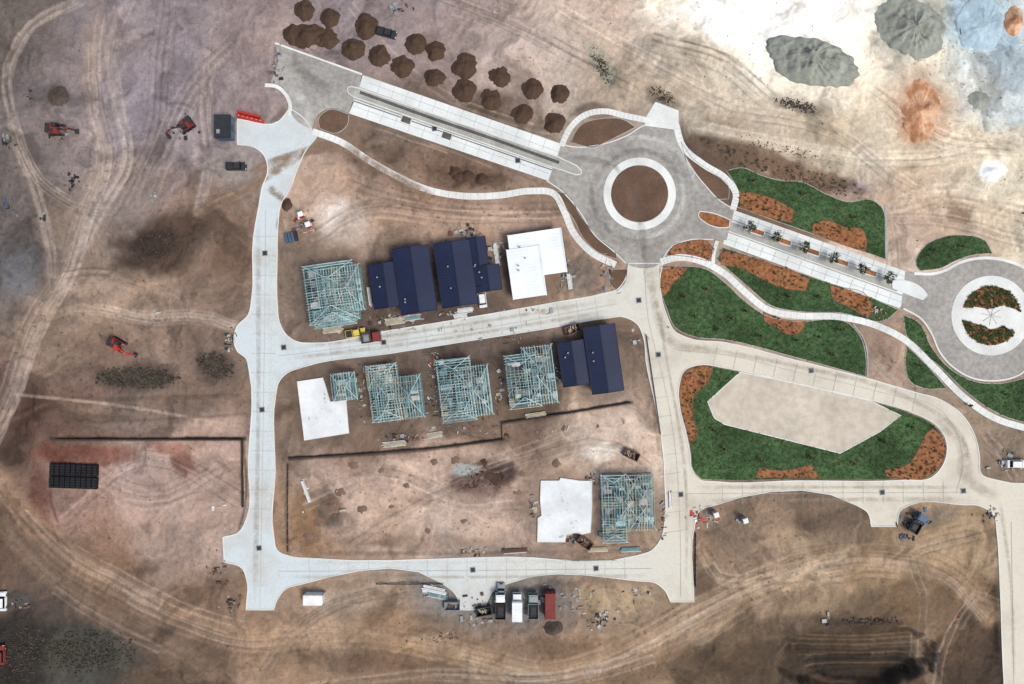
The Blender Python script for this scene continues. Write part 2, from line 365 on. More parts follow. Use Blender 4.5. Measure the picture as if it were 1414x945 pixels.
bed([(1043,660),(1048,646),(1080,650),(1120,642),(1132,660)],'mulch',.04)
sq=[(977,555),(1022,514),(1100,530),(1200,553),(1244,574),(1215,596),(1160,626),(1000,586),(986,577)]
sheet('sand_lot',sq,.05,'sand',sm=False); ribbon('lot_edging',sq,1.3,.10,'kerb',closed=True,sm=False,z0=0)
ribbon('lawn_mowing_edge',[(1222,282),(1224,320),(1224,358)],2.5,.08,'joint',z0=0)
ribbon('retaining_edge',[(1177,447),(1192,468),(1198,500),(1197,520)],1.6,.2,'joint',z0=0)

J=[[(367,290),(366,420),(364,560),(361,740),(359,838)],[(385,492),(540,472),(700,448),(850,420)],[(385,789),(640,788),(900,785)],[(890,372),(895,440),(915,520),(930,600),(938,700),(940,825)],
   [(935,484),(1000,490),(1100,514),(1220,543),(1300,568),(1325,610),(1328,650),(1320,680)],[(945,682),(1100,681),(1340,680)],[(510,115),(770,210)],[(488,147),(758,240)],[(1010,296),(1258,385)],[(998,328),(1246,418)],[(1396,720),(1400,960)]]
for j in J: ribbon('pavement_joint',j,.5,.1045,'joint')
jm=[]
def crossj(a,b,n,w):
    for i in range(1,n):
        t=i/n; x=a[0]+(b[0]-a[0])*t;y=a[1]+(b[1]-a[1])*t
        d=Vector((b[0]-a[0],b[1]-a[1])).normalized(); q=(-d.y*w,d.x*w)
        jm.append(((x-q[0],y-q[1]),(x+q[0],y+q[1])))
crossj((366,300),(362,730),16,17);crossj((430,485),(850,422),16,15);crossj((400,789),(890,785),18,17);crossj((898,470),(938,760),11,16);crossj((960,485),(1290,560),12,15);crossj((970,681),(1330,680),13,15)
crossj((505,114),(770,207),14,9);crossj((490,147),(757,240),14,9);crossj((1012,296),(1258,384),14,6);crossj((998,329),(1246,418),14,7)
mb=MB()
for a,b in jm:
    a=W(*a);b=W(*b); mb.beam((*a,.107),(*b,.107),.07,'joint',th=.004)
mb.obj('expansion_joints')
for p in [(366,350),(358,757),(653,787),(823,785),(940,683),(909,490),(1218,680),(1330,678),(362,566),(600,178),(715,222),(882,415),(392,480),(1120,512),(530,473)]:
    mb=MB(); mb.box((0,0,.12),(.95,.95,.04),'dark'); mb.box((0,0,.115),(1.3,1.3,.03),'grey')
    mb.obj('drain_pit',loc=(*W(*p),0),rot=.1)
zc=[.11]
def smear(p,w,k):
    zc[0]+=.004; ribbon({'dirtsmear':'dirt_smear','dust':'dust_smear','tyre':'tyre_marks','bright':'worn_pavement'}[k],p,w,zc[0],k,uv=True,vary=.15)
smear([(320,268),(365,246),(408,217),(440,205),(480,207),(550,245)],16,'dirtsmear')
smear([(345,240),(390,218),(430,208),(470,205)],12,'dirtsmear')
smear([(480,196),(530,230),(590,268)],22,'dirtsmear');smear([(475,200),(530,236),(600,275)],16,'dirtsmear')
smear([(370,258),(395,278),(385,320)],12,'dirtsmear')
for p in [[(357,300),(357,560),(352,830)],[(375,300),(374,560),(370,740)],[(390,497),(600,470),(840,430)],[(400,482),(600,455),(840,415)],[(390,780),(650,778),(900,776)],[(390,797),(650,797),(900,795)],[(903,400),(925,520),(945,640),(948,820)],[(960,692),(1150,690),(1350,690)],[(960,673),(1150,673),(1330,673)],[(950,478),(1100,506),(1250,548),(1325,600),(1345,660)],[(1380,690),(1395,800),(1400,940)]]:
    smear(p,random.choice((6,8)),random.choice(('dust','dust','bright')))
for a0,a1,r,k in ((20,170,60,'tyre'),(150,290,66,'tyre'),(200,350,74,'dust'),(0,120,78,'bright'),(270,400,60,'bright')):
    smear([(883+r*math.cos(math.radians(a)),268-r*math.sin(math.radians(a))) for a in range(a0,a1,12)],9,k)
smear([(780,215),(850,232),(890,350),(893,400)],10,'tyre')
smear([(900,350),(905,420),(925,470),(1000,485)],16,'dust'); smear([(1290,575),(1325,610),(1335,660),(1380,690)],20,'dust')
smear([(395,70),(430,110),(460,130)],20,'tyre'); smear([(400,120),(425,150),(420,190),(395,240)],16,'bright')

# ---------------- ground ----------------
def hsh(ix,iy,seed):
    h=(ix*374761393+iy*668265263+seed*974634777)&0xffffffff
    h=((h^(h>>13))*1274126177)&0xffffffff
    h=h^(h>>16)
    return (h&0xffff)/65535.0
def vn(x,y,seed):
    ix=np.floor(x).astype(np.int64);iy=np.floor(y).astype(np.int64);fx=x-ix;fy=y-iy
    fx=fx*fx*(3-2*fx);fy=fy*fy*(3-2*fy)
    a=hsh(ix,iy,seed);b=hsh(ix+1,iy,seed);c=hsh(ix,iy+1,seed);d=hsh(ix+1,iy+1,seed)
    return (a+(b-a)*fx)*(1-fy)+(c+(d-c)*fx)*fy
def fbm(x,y,sc,o=5,seed=1,g=.55):
    r=0;amp=1;t=0;x=x/sc;y=y/sc
    for i in range(o):
        r=r+amp*vn(x,y,seed+i*17);t+=amp;amp*=g;x,y=x*1.97*.92+y*1.97*.39+3.1,-x*1.97*.39+y*1.97*.92+7.7
    return r/t
st=1.5
def axis(lo,hi):
    c=np.arange(lo,hi,st); k=[];d=6;a=0
    while a<22000: a+=d;k.append(a);d*=1.35
    k=np.array(k); return np.concatenate([lo-k[::-1],c,c[-1]+k])
xs=axis(-45,1460);ys=axis(-45,990)
X,Y=np.meshgrid(xs,ys)
w1=(fbm(X,Y,70,4,5)-.5)*90; w2=(fbm(X,Y,70,4,9)-.5)*90
XW=X+w1;YW=Y+w2
cp=[(30,30,(94,86,82)),(60,150,(112,102,102)),(150,60,(126,115,117)),(250,60,(130,119,124)),(340,40,(136,122,121)),(200,150,(130,119,126)),(250,220,(134,122,123)),(150,250,(122,109,104)),(30,250,(94,85,82)),(30,400,(88,84,86)),(100,350,(132,114,100)),(280,300,(132,108,91)),(300,400,(122,101,86)),(60,450,(128,109,93)),(200,430,(140,118,100)),(30,560,(90,70,60)),(120,520,(114,93,80)),(250,500,(112,93,81)),(200,570,(112,96,86)),(60,580,(74,55,47)),(200,660,(162,137,126)),(280,650,(168,143,131)),(100,700,(150,120,107)),(250,720,(154,133,121)),(30,700,(102,77,60)),(60,780,(98,79,67)),(150,790,(118,91,70)),(250,850,(116,94,77)),(40,900,(48,43,40)),(130,900,(70,66,61)),(250,930,(86,69,55)),(400,900,(136,110,87)),(550,900,(122,97,76)),(700,900,(128,102,79)),(800,930,(138,111,86)),(480,840,(152,130,109)),(900,880,(126,105,82)),(1000,900,(90,74,57)),(1050,760,(130,109,89)),(1150,720,(108,90,74)),(1120,780,(165,141,111)),(1250,780,(140,116,87)),(1300,850,(112,90,67)),(1180,880,(74,60,46)),(1350,900,(70,56,44)),(1340,750,(150,126,96)),(470,300,(170,145,127)),(600,300,(144,118,100)),(700,300,(144,118,100)),(560,210,(104,86,72)),(650,230,(90,71,58)),(700,240,(118,98,82)),(480,10,(132,118,119)),(600,20,(138,122,120)),(700,60,(164,145,135)),(800,60,(182,163,149)),(900,100,(170,155,137)),(850,130,(150,136,120)),(950,40,(222,214,198)),(1050,30,(254,253,246)),(1120,20,(252,250,242)),(1180,60,(240,231,212)),(1000,120,(200,187,164)),(1080,170,(206,192,168)),(1150,200,(194,180,155)),(1250,220,(200,186,162)),(1350,250,(204,190,166)),(1300,290,(170,146,125)),(1400,250,(198,187,162)),(1390,100,(176,188,192)),(1220,100,(214,204,181)),(1000,210,(94,76,62)),(1100,240,(110,87,69)),(1240,300,(174,147,127)),(1240,350,(198,177,158)),(1220,480,(150,126,107)),(1330,600,(140,121,101)),(640,500,(92,78,69)),(500,600,(118,96,80)),(560,360,(104,86,72)),(840,570,(176,153,134)),(650,700,(168,144,127)),(500,680,(178,154,139)),(430,750,(146,117,93)),(850,600,(188,165,146)),(550,720,(164,141,124)),(800,720,(150,127,110)),(880,500,(122,99,81)),(1380,620,(118,104,89)),(460,380,(106,91,79)),(700,560,(108,89,76)),(420,560,(116,96,81)),(650,820,(124,117,110)),(730,830,(104,100,97)),(850,830,(140,119,98)),(820,330,(152,127,109))]  # soil tones, with corner vignette and top-right glare put into the colours
num=np.zeros(X.shape+(3,));den=np.zeros(X.shape)+1e-9
XC=np.clip(XW,-40,1455);YC=np.clip(YW,-40,985)
for x,y,c in cp:
    w=np.exp(-((XC-x)**2+(YC-y)**2)/(2*34**2))+1e-3/(1+((XC-x)**2+(YC-y)**2)/2500)
    num+=w[...,None]*np.array(lin(c));den+=w
C=num/den[...,None]
Z=np.zeros(X.shape)
def sl(x0,x1,y0,y1):
    i0=max(np.searchsorted(ys,y0)-1,0);i1=np.searchsorted(ys,y1)+1;j0=max(np.searchsorted(xs,x0)-1,0);j1=np.searchsorted(xs,x1)+1
    return slice(i0,i1),slice(j0,j1)
brk=fbm(X,Y,14,4,31); brk2=fbm(X,Y,40,3,41)
def blob(cx,cy,rx,ry,col,a=.8,rot=0,soft=.35,dz=0,warp=1.0):
    m=max(rx,ry)*1.6+20; s=sl(cx-m,cx+m,cy-m,cy+m)
    x=X[s]-cx+w1[s]*.35*warp+(brk[s]-.5)*rx*.6*warp;y=Y[s]-cy+w2[s]*.35*warp+(brk2[s]-.5)*ry*.6*warp
    r=math.radians(rot);u=x*math.cos(r)+y*math.sin(r);v=-x*math.sin(r)+y*math.cos(r)
    d=np.sqrt((u/rx)**2+(v/ry)**2); k=np.clip((1+soft-d)/(2*soft),0,1);k=k*k*(3-2*k)
    kk=k*a*(.7+.6*brk[s]).clip(0,1)
    C[s]=C[s]*(1-kk[...,None])+np.array(lin(col))*kk[...,None]; Z[s]+=dz*k
def stroke(pts,w,col,a=.4,dz=0,sm=True,breakup=.7):
    if sm: pts=smooth(pts,False,5)
    m=w*1.2+2
    P=np.array(pts); S0=sl(P[:,0].min()-m,P[:,0].max()+m,P[:,1].min()-m,P[:,1].max()+m)
    D=np.full(X[S0].shape,1e9); oi,oj=S0[0].start,S0[1].start
    for (ax,ay),(bx,by) in zip(pts[:-1],pts[1:]):
        s=sl(min(ax,bx)-m,max(ax,bx)+m,min(ay,by)-m,max(ay,by)+m)
        x=X[s]-ax;y=Y[s]-ay;dx=bx-ax;dy=by-ay;L=dx*dx+dy*dy+1e-9
        t=np.clip((x*dx+y*dy)/L,0,1);d=np.hypot(x-t*dx,y-t*dy)
        q=(slice(s[0].start-oi,s[0].stop-oi),slice(s[1].start-oj,s[1].stop-oj))
        if D[q].shape==d.shape: D[q]=np.minimum(D[q],d)
    k=np.clip(1.3-D/(w/2)*1.0,0,1);k=k*k*(3-2*k)
    kk=k*a*(1-breakup+breakup*2*brk2[S0]*(.5+brk[S0])).clip(0,1)
    C[S0]=C[S0]*(1-kk[...,None])+np.array(lin(col))*kk[...,None]; Z[S0]+=dz*k
def shift(pts,o):
    n=offs(pts,False); return [(p[0]+q[0]*o,p[1]+q[1]*o) for p,q in zip(pts,n)]
def haul(pts,w,n,base,a=.35,lite=(178,162,147),dk=(90,77,67)):
    pts=smooth(pts,False,4)
    if base: stroke(pts,w,base,a,sm=False,dz=-.04)
    for i in range(n):
        o=random.uniform(-w/2,w/2); l=random.random()<.5
        a0=random.randint(0,len(pts)//2);a1=len(pts)-random.randint(0,len(pts)//2)
        q=shift(pts,o)[a0:a1]
        if len(q)<4: q=shift(pts,o)
        q=[(x+random.uniform(-1,1),y+random.uniform(-1,1)) for x,y in q]
        for off in (-4.6,4.6):
            stroke(shift(q,off),random.uniform(2.4,4.4),lite if l else dk,random.uniform(.18,.40),dz=-.05,sm=False,breakup=.9)
# patches
blob(225,340,70,46,(68,53,44),.95,-20); blob(210,335,30,24,(42,34,29),.8); blob(80,133,14,13,(78,74,74),.8,warp=.3)
blob(60,60,40,30,(92,83,80),.5);blob(130,160,50,22,(150,139,142),.4);blob(40,320,30,40,(86,79,78),.65);blob(30,380,26,34,(112,117,125),.5);blob(270,190,40,30,(146,135,142),.4)
blob(120,390,40,18,(158,137,119),.5);blob(320,350,26,40,(94,74,61),.65);blob(230,460,50,14,(106,88,76),.5);blob(70,500,46,20,(146,124,106),.5);blob(150,600,50,9,(98,81,70),.6)
blob(90,550,60,14,(96,72,62),.6,-8);blob(270,560,40,14,(96,80,70),.6);blob(130,575,50,8,(82,66,56),.6);blob(320,420,14,26,(92,74,62),.5)
blob(660,662,44,24,(84,61,57),.9); blob(690,655,24,15,(60,43,42),.85); blob(640,652,16,9,(160,170,168),.7)
blob(455,700,24,22,(98,82,70),.85); blob(560,650,40,14,(184,159,141),.6);blob(610,720,60,20,(184,163,149),.45);blob(520,745,50,10,(130,108,91),.55);blob(600,750,70,8,(120,100,86),.5);blob(720,700,26,16,(128,106,92),.55);blob(580,690,18,10,(120,98,84),.55)
blob(420,725,18,42,(126,96,66),.8); blob(850,600,60,22,(202,181,163),.6); blob(830,625,24,15,(226,215,201),.8)
blob(120,630,70,13,(110,60,44),.8); blob(260,640,18,16,(108,58,45),.75); blob(240,620,34,9,(124,68,50),.6);blob(60,700,15,55,(90,50,39),.75);blob(90,625,40,10,(82,46,36),.6)
blob(40,570,48,24,(66,42,34),.8,-15); blob(190,522,60,18,(66,56,49),.85); blob(297,505,26,21,(70,61,55),.8)
blob(470,305,36,32,(190,178,168),.65); blob(462,300,9,30,(218,210,206),.6,35)
blob(650,235,50,18,(88,67,53),.8,12); blob(560,200,62,18,(108,91,77),.65,18)
blob(1100,145,35,13,(112,99,84),.85,15); blob(1060,20,110,46,(255,254,250),.9); blob(1200,45,50,40,(246,238,218),.6);blob(1120,105,100,40,(234,224,204),.6);blob(1180,130,60,30,(226,214,192),.4)  # near-white blobs paint sunlit glare into the pale sand's colour
blob(1262,34,68,46,(140,144,135),.85); blob(1355,45,52,62,(158,182,194),.95); blob(1400,90,24,34,(150,170,180),.6);blob(1270,150,37,54,(178,126,90),.85,-10);blob(1350,130,34,28,(148,158,162),.75)
blob(1300,120,80,60,(192,186,170),.4); blob(1370,235,18,14,(238,238,235),.9,warp=.4); blob(1325,292,16,12,(124,94,74),.75)
blob(1175,262,24,10,(198,180,180),.8); blob(830,90,12,34,(118,126,113),.85,-30); blob(915,135,26,14,(96,86,72),.75,30); blob(820,150,25,12,(86,72,60),.75)
blob(980,205,40,18,(92,73,60),.9,30); blob(1110,240,90,15,(104,81,64),.9,18);blob(1050,215,62,13,(108,86,69),.85,22)
blob(1185,910,108,44,(74,60,46),.92,-4,.10,-2.6,.4); blob(1200,925,78,22,(50,42,34),.85,0,.14,-1.2,.5);blob(1110,900,24,30,(58,49,40),.7,0,.3,0); blob(1110,830,60,22,(154,129,102),.5); blob(1230,830,50,26,(100,80,60),.7);blob(1190,860,64,8,(66,55,45),.75)
blob(1350,880,34,70,(72,57,44),.8,0,.25,-.6); blob(1020,910,60,22,(80,65,49),.7); blob(1100,740,60,16,(148,127,103),.6); blob(1150,715,50,12,(92,76,63),.65)
blob(1010,735,35,30,(110,94,80),.75);blob(1280,715,45,14,(112,102,92),.65);blob(1080,860,34,15,(84,68,54),.7);blob(1320,770,40,20,(170,147,116),.5)
blob(120,900,82,38,(66,66,59),.9); blob(30,905,42,55,(42,38,35),.85); blob(215,880,40,20,(96,78,64),.65); blob(20,825,26,14,(64,64,62),.65)
blob(610,880,45,14,(138,116,95),.5);blob(540,810,30,10,(174,154,133),.6);blob(470,915,60,14,(96,76,59),.55);blob(760,895,60,12,(104,82,63),.55);blob(620,925,80,10,(98,77,59),.5);blob(880,930,60,14,(98,78,60),.55)
blob(700,832,84,22,(104,102,100),.85,warp=.3); blob(500,828,60,12,(172,153,135),.5); blob(850,825,48,18,(176,153,119),.6); blob(890,770,20,6,(150,131,102),.5)
for p in [(465,410,55,62),(560,390,62,60),(650,380,60,58),(740,365,56,56),(450,560,50,58),(550,550,52,58),(645,540,52,58),(740,525,48,55),(830,500,55,62)]:
    blob(*p,(94,80,70),.55,8,.2,warp=.3)
blob(780,710,50,55,(138,118,102),.45); blob(868,705,50,55,(114,97,85),.55)
blob(800,385,22,22,(90,92,90),.65); blob(420,330,24,40,(104,86,72),.55);blob(800,420,40,8,(98,94,90),.55); blob(560,455,50,6,(114,101,91),.55)
blob(640,310,110,20,(164,137,117),.5); blob(320,230,36,24,(140,130,122),.7); blob(310,330,25,60,(106,85,70),.55)
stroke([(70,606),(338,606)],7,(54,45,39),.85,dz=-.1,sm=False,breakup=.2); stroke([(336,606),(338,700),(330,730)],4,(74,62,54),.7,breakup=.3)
stroke([(75,612),(72,700),(80,720)],5,(92,56,43),.6)
stroke([(0,590),(60,560),(180,552),(330,548)],8,(90,73,61),.55,dz=.2);stroke([(20,545),(150,558),(335,590)],5,(172,153,134),.5);stroke([(60,585),(200,580),(340,572)],5,(88,72,61),.5)
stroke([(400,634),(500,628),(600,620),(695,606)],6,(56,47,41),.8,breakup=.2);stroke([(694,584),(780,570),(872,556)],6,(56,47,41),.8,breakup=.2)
stroke([(398,640),(395,700),(398,765)],5,(92,76,62),.6); stroke([(400,764),(700,764),(900,760)],7,(116,99,84),.6);stroke([(890,460),(900,540),(910,620)],7,(116,95,77),.6)
stroke([(392,520),(390,560),(388,620)],8,(116,97,81),.5)
for i in range(8): stroke([(1090+i*5,880+i*8),(1180,884+i*7),(1280-i*3,878+i*8)],3.2,random.choice([(112,91,69),(48,40,33)]),.55,dz=random.choice((-.25,.2)))
# tracks
mau=(148,136,138)
haul([(110,0),(45,35),(12,90),(18,180),(45,260),(65,330),(72,400)],16,7,(140,127,121))
haul([(140,-20),(125,60),(126,150),(140,220),(115,300),(90,380),(50,450),(10,560),(-20,620)],26,9,(150,132,118),.4)
haul([(300,-20),(286,80),(280,150),(286,220),(272,290)],14,5,mau,.3)
haul([(185,-20),(150,70),(160,150),(172,220),(130,300),(85,400)],22,7,mau,.3)
haul([(240,-20),(225,80),(215,180),(180,260),(140,330)],34,7,None)
haul([(-20,60),(10,160),(50,250),(110,290),(200,290),(300,275)],20,5,None)
haul([(330,60),(270,120),(230,200),(200,270)],30,6,None)
haul([(60,440),(120,425),(200,440),(280,440),(340,460)],14,5,(162,141,122),.5)
haul([(10,470),(60,400),(130,380),(200,400)],14,4,None)
haul([(272,295),(310,275),(350,258),(375,240)],14,5,(140,113,90),.75)
haul([(-20,640),(30,710),(90,770),(160,810),(240,850),(340,880),(450,868),(560,862)],44,12,(152,123,96),.65)
haul([(-20,700),(60,790),(150,850),(250,900),(340,960)],26,8,(140,114,91),.5)
haul([(340,960),(390,890),(460,840),(560,815)],22,6,(164,140,117),.5)
haul([(380,880),(500,880),(640,905),(760,930),(860,900),(950,850),(1050,800),(1150,770),(1240,770),(1310,790),(1370,850)],40,13,(168,139,107),.7)
haul([(400,960),(600,935),(760,940),(900,905),(1000,860)],30,9,(148,120,92),.5)
haul([(960,880),(1060,820),(1180,790),(1260,790)],24,6,(174,146,112),.55)
haul([(1270,770),(1285,830),(1280,900),(1290,960)],20,5,(142,118,91),.55)
haul([(1240,760),(1300,740),(1370,725)],26,5,(162,138,107),.5);haul([(965,760),(990,800),(1060,800),(1180,760)],16,4,(172,151,123),.5)
haul([(1290,960),(1310,880),(1350,820),(1395,840)],18,4,None)
LT,DKT=(226,216,198),(156,137,114)
haul([(560,-20),(700,30),(820,90),(900,130)],30,8,None); haul([(700,-20),(790,40),(900,100),(1000,150),(1100,190)],40,8,(188,172,154),.4,LT,DKT)
haul([(955,175),(1060,195),(1180,215),(1300,215),(1430,175)],18,6,(212,200,178),.5,LT,DKT)
haul([(1000,150),(1150,180),(1260,260),(1414,290)],30,8,None,0,LT,DKT)
haul([(1200,130),(1300,200),(1400,210)],30,6,None,0,LT,DKT); haul([(900,60),(1000,90),(1060,140)],24,5,None,0,LT)
haul([(1230,290),(1300,270),(1420,300)],26,6,(194,175,154),.4,LT,DKT);haul([(1230,380),(1225,300),(1290,300),(1414,330)],14,4,None)
haul([(430,330),(500,290),(620,300),(760,300)],26,8,None,0,(184,160,141)); haul([(440,235),(520,265),(640,290),(780,290)],16,5,None,0,(182,158,139))
haul([(520,170),(620,205),(740,250)],10,3,None)
haul([(420,700),(520,660),(640,700),(730,690)],40,4,None,0,(200,178,164)); haul([(480,750),(560,700),(700,640),(850,610),(900,640)],24,4,None,0,(202,182,166)); haul([(100,640),(200,690),(320,640)],40,4,None,0,(186,162,152))
haul([(90,720),(200,640),(330,700)],30,3,None,0,(186,162,152))
haul([(480,10),(560,100),(700,170),(780,190)],14,3,None);haul([(470,100),(600,150),(760,195)],9,3,None)
haul([(1210,500),(1260,545),(1330,570)],10,3,(166,147,125),.5);haul([(1360,600),(1385,630),(1400,660)],16,3,None)
# fine texture
f1=fbm(XW,YW,26,6,51,.62);f2=fbm(X,Y,5,3,61,.6);f3=fbm(X+w1*2,Y+w2*2,110,4,71)
ang=fbm(XW*.35+YW*1.1,YW*.3-XW*.2,16,4,81);f4=fbm(X+w1,Y-w2,52,5,131,.6)
mul=(0.60+.80*f1)*(.80+.40*f2)*(.76+.48*f3)*(.86+.28*ang)*(.86+.28*f4)
C*=mul[...,None]
hue=(fbm(X,Y,60,4,91)-.5)
C[...,0]*=1+.14*hue;C[...,2]*=1-.18*hue
pt=np.clip((fbm(XW,YW,34,5,141,.6)-.57)*7,0,1)*.55; C=C*(1-pt[...,None]*.6)
pl_=np.clip((fbm(XW+90,YW,30,5,151,.6)-.62)*7,0,1)*.35; C=C+(C*.4)*pl_[...,None]
spk=fbm(X,Y,4,2,101,.7)
dk=np.clip((spk-.72)*8,0,1)*np.clip((f3-.42)*4,0,1);C*=(1-.5*dk)[...,None]
lum=(C@np.array([.3,.5,.2]))[...,None]
C=(lum+(C-lum)*.86)*np.array([1.07,1.055,1.01])+.008
Z+=(f1-.5)*.9+(f2-.5)*.24+(fbm(X,Y,200,3,111)-.5)*.8
def pip(poly):
    P=np.array(poly);m=6;s=sl(P[:,0].min()-m,P[:,0].max()+m,P[:,1].min()-m,P[:,1].max()+m)
    x=X[s];y=Y[s];ins=np.zeros(x.shape,bool);n=len(P)
    for i in range(n):
        x0,y0=P[i-1];x1,y1=P[i]
        if y0==y1: continue
        c=((y0>y)!=(y1>y))&(x<(x1-x0)*(y-y0)/(y1-y0)+x0);ins^=c
    return s,ins
mask=np.zeros(X.shape)
for lp,sg in [(road_loops[0],1),(road_loops[1],0),(road_loops[2],1)]:
    s,i=pip(lp); mask[s]=np.where(i,sg,mask[s])
for poly in [plaza,round_pts,r2,[(494,100),(780,198),(757,254),(482,160)],[(1010,286),(1266,377),(1242,430),(996,340)],[(905,141),(937,153),(937,180),(890,174)]]+[b[0] for b in beds]:
    s,i=pip(poly); mask[s]=np.maximum(mask[s],i)
for p in [path1,path2,path3,p4]:
    q=smooth(p,False); n=offs(q,False); w=6
    s,i=pip([(a[0]+b[0]*w,a[1]+b[1]*w) for a,b in zip(q,n)]+[(a[0]-b[0]*w,a[1]-b[1]*w) for a,b in zip(q,n)][::-1]); mask[s]=np.maximum(mask[s],i)
pads=[(412,350,508,458),(510,335,608,440),(598,325,695,430),(692,312,784,415),(408,508,494,612),(502,500,594,592),(600,488,686,588),(695,472,776,568),(770,445,866,548),(740,658,910,755)]
for a,b,c,d in pads: 
    s,i=pip([(a,b),(c,b),(c,d),(a,d)]); mask[s]=np.maximum(mask[s],i)
def blur(A,r):
    for ax in (0,1):
        p=np.concatenate([np.repeat(np.take(A,[0],ax),r+1,ax),A,np.repeat(np.take(A,[-1],ax),r,ax)],ax)
        cs=np.cumsum(p,ax); n=A.shape[ax]
        A=(np.take(cs,range(2*r+1,2*r+1+n),ax)-np.take(cs,range(0,n),ax))/(2*r+1)
    return A
bm_=np.clip(blur(blur(mask,3),2)*4.5,0,1)
Z=Z*(1-bm_)
def gz(px,py):
    j=int(np.clip(np.searchsorted(xs,px),0,len(xs)-1));i=int(np.clip(np.searchsorted(ys,py),0,len(ys)-1)); return float(Z[i,j])
C=np.clip(C,.01,.93)
ny,nx=X.shape
V=np.stack([(X-CX)*S,(CY-Y)*S,Z],-1).reshape(-1,3).astype(np.float32)
me=bpy.data.meshes.new('ground')
me.vertices.add(nx*ny); me.vertices.foreach_set('co',V.ravel())
ii,jj=np.meshgrid(np.arange(ny-1),np.arange(nx-1),indexing='ij'); b0=(ii*nx+jj).ravel()
F=np.stack([b0,b0+nx,b0+nx+1,b0+1],-1).astype(np.int32)
nf=len(F); me.loops.add(nf*4); me.loops.foreach_set('vertex_index',F.ravel())
me.polygons.add(nf); me.polygons.foreach_set('loop_start',np.arange(0,nf*4,4,dtype=np.int32)); 
me.polygons.foreach_set('use_smooth',np.ones(nf,bool))
me.update(calc_edges=True); me.validate()
ca=me.color_attributes.new('SoilColourWithLight','FLOAT_COLOR','POINT')  # soil colour plus the painted vignette and glare
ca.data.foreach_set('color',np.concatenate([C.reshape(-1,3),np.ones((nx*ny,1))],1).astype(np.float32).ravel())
g=bpy.data.objects.new('ground',me); coll.objects.link(g)
m,nt,b=newmat('ground_soil');n=nt.nodes;l=nt.links
at=n.new('ShaderNodeAttribute');at.attribute_name='SoilColourWithLight'
tc=n.new('ShaderNodeTexCoord')
nz=n.new('ShaderNodeTexNoise');nz.inputs['Scale'].default_value=1.8;nz.inputs['Detail'].default_value=7;nz.inputs['Roughness'].default_value=.72;l.new(tc.outputs['Object'],nz.inputs['Vector'])
mr=n.new('ShaderNodeMapRange');mr.inputs[1].default_value=.3;mr.inputs[2].default_value=.7;mr.inputs[3].default_value=.82;mr.inputs[4].default_value=1.17;l.new(nz.outputs[0],mr.inputs[0])
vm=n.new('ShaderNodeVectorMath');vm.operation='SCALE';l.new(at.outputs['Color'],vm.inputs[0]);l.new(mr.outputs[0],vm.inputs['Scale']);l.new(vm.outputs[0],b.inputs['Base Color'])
bp=n.new('ShaderNodeBump');bp.inputs['Strength'].default_value=.5;bp.inputs['Distance'].default_value=.2;l.new(nz.outputs[0],bp.inputs['Height']);l.new(bp.outputs[0],b.inputs['Normal'])
b.inputs['Roughness'].default_value=1;b.inputs['Specular IOR Level'].default_value=.05
me.materials.append(m)

# ---------------- piles ----------------
def pile(px,py,rx,ry,h,k='pile',rot=0,name='soil_pile',rid=0,nr=16,na=56,flat=.95):
    sd=random.random()*100; mb=MB(); mi=mb.mi(k); r0=math.radians(rot)
    ox,oy=random.uniform(-.15,.15),random.uniform(-.15,.15)
    mb.v.append((ox*rx*S,oy*ry*S,h*(1 if not rid else .85)))
    for i in range(1,nr+1):
        t=i/nr
        for j in range(na):
            a=2*math.pi*j/na; ca_,sa=math.cos(a),math.sin(a)
            R=1+.20*MN.noise(Vector((ca_*1.3,sa*1.3,sd)))+.09*MN.noise(Vector((ca_*5,sa*5,sd)))
            x=(ca_*R*t+ox*(1-t))*rx*S;y=(sa*R*t+oy*(1-t))*ry*S
            z=h*(1-t)**flat*(1+.5*MN.noise(Vector((x*.5,y*.5,sd))))
            if t<1: z+= .22*h*MN.noise(Vector((x*1.1,y*1.1,sd+5)))*(1-t*.6)
            if rid: z+=rid*(MN.noise(Vector((x*.8,y*.8,sd)))*.5+MN.noise(Vector((ca_*7,sa*7,t*.8+sd)))*.6)*math.sin(math.pi*min(t*1.1,1))
            if i==nr: z=-.5
            mb.v.append((x,y,z))
    for j in range(na):
        mb.f.append((0,1+j,1+(j+1)%na));mb.m.append(mi)
    for i in range(nr-1):
        for j in range(na):
            a=1+i*na+j;b_=1+i*na+(j+1)%na;mb.f.append((a,a+na,b_+na,b_));mb.m.append(mi)
    return mb.obj(name,loc=(*W(px,py,h*.3),gz(px,py)-.1),rot=-r0,smooth=True)
for x,y in [(420,13),(456,24),(506,36),(573,60),(602,70),(642,90),(690,105),(735,122),(773,129),(488,67),(523,77),(554,90),(600,107),(641,124),(677,136),(722,158),(765,170)]:
    r=random.uniform(15,18); pile(x,y,r,r*random.uniform(.9,1.05),random.uniform(1.2,1.5))
pile(425,48,34,19,1.6); pile(450,52,18,16,1.4);pile(404,46,14,15,1.1)
for x,y in [(628,236),(645,243),(666,248),(634,242)]: pile(x,y,10,9,.8)
pile(396,282,8,10,.8);pile(455,698,16,15,.8,'lotsoil');pile(765,868,15,12,1.1,'rock');pile(80,133,16,15,.9,'rock')
for x,y,r in [(440,720,11),(470,680,9),(600,640,8),(628,636,10),(670,640,9),(560,672,8),(486,642,10),(655,672,13),(690,664,14),(676,655,11),(540,700,8),(720,655,9),(425,742,10),(700,600,7),(745,602,8),(770,640,8),(500,705,8),(525,650,8),(712,680,8),(590,735,8),(640,720,7)]:
    pile(x,y,r,r*random.uniform(.6,.9),.3,'lotsoil' if x<650 or x>700 else 'pile')
pile(1125,86,68,31,2.6,'greypile',18,'crusher_dust_pile',.8,34,140,.7)
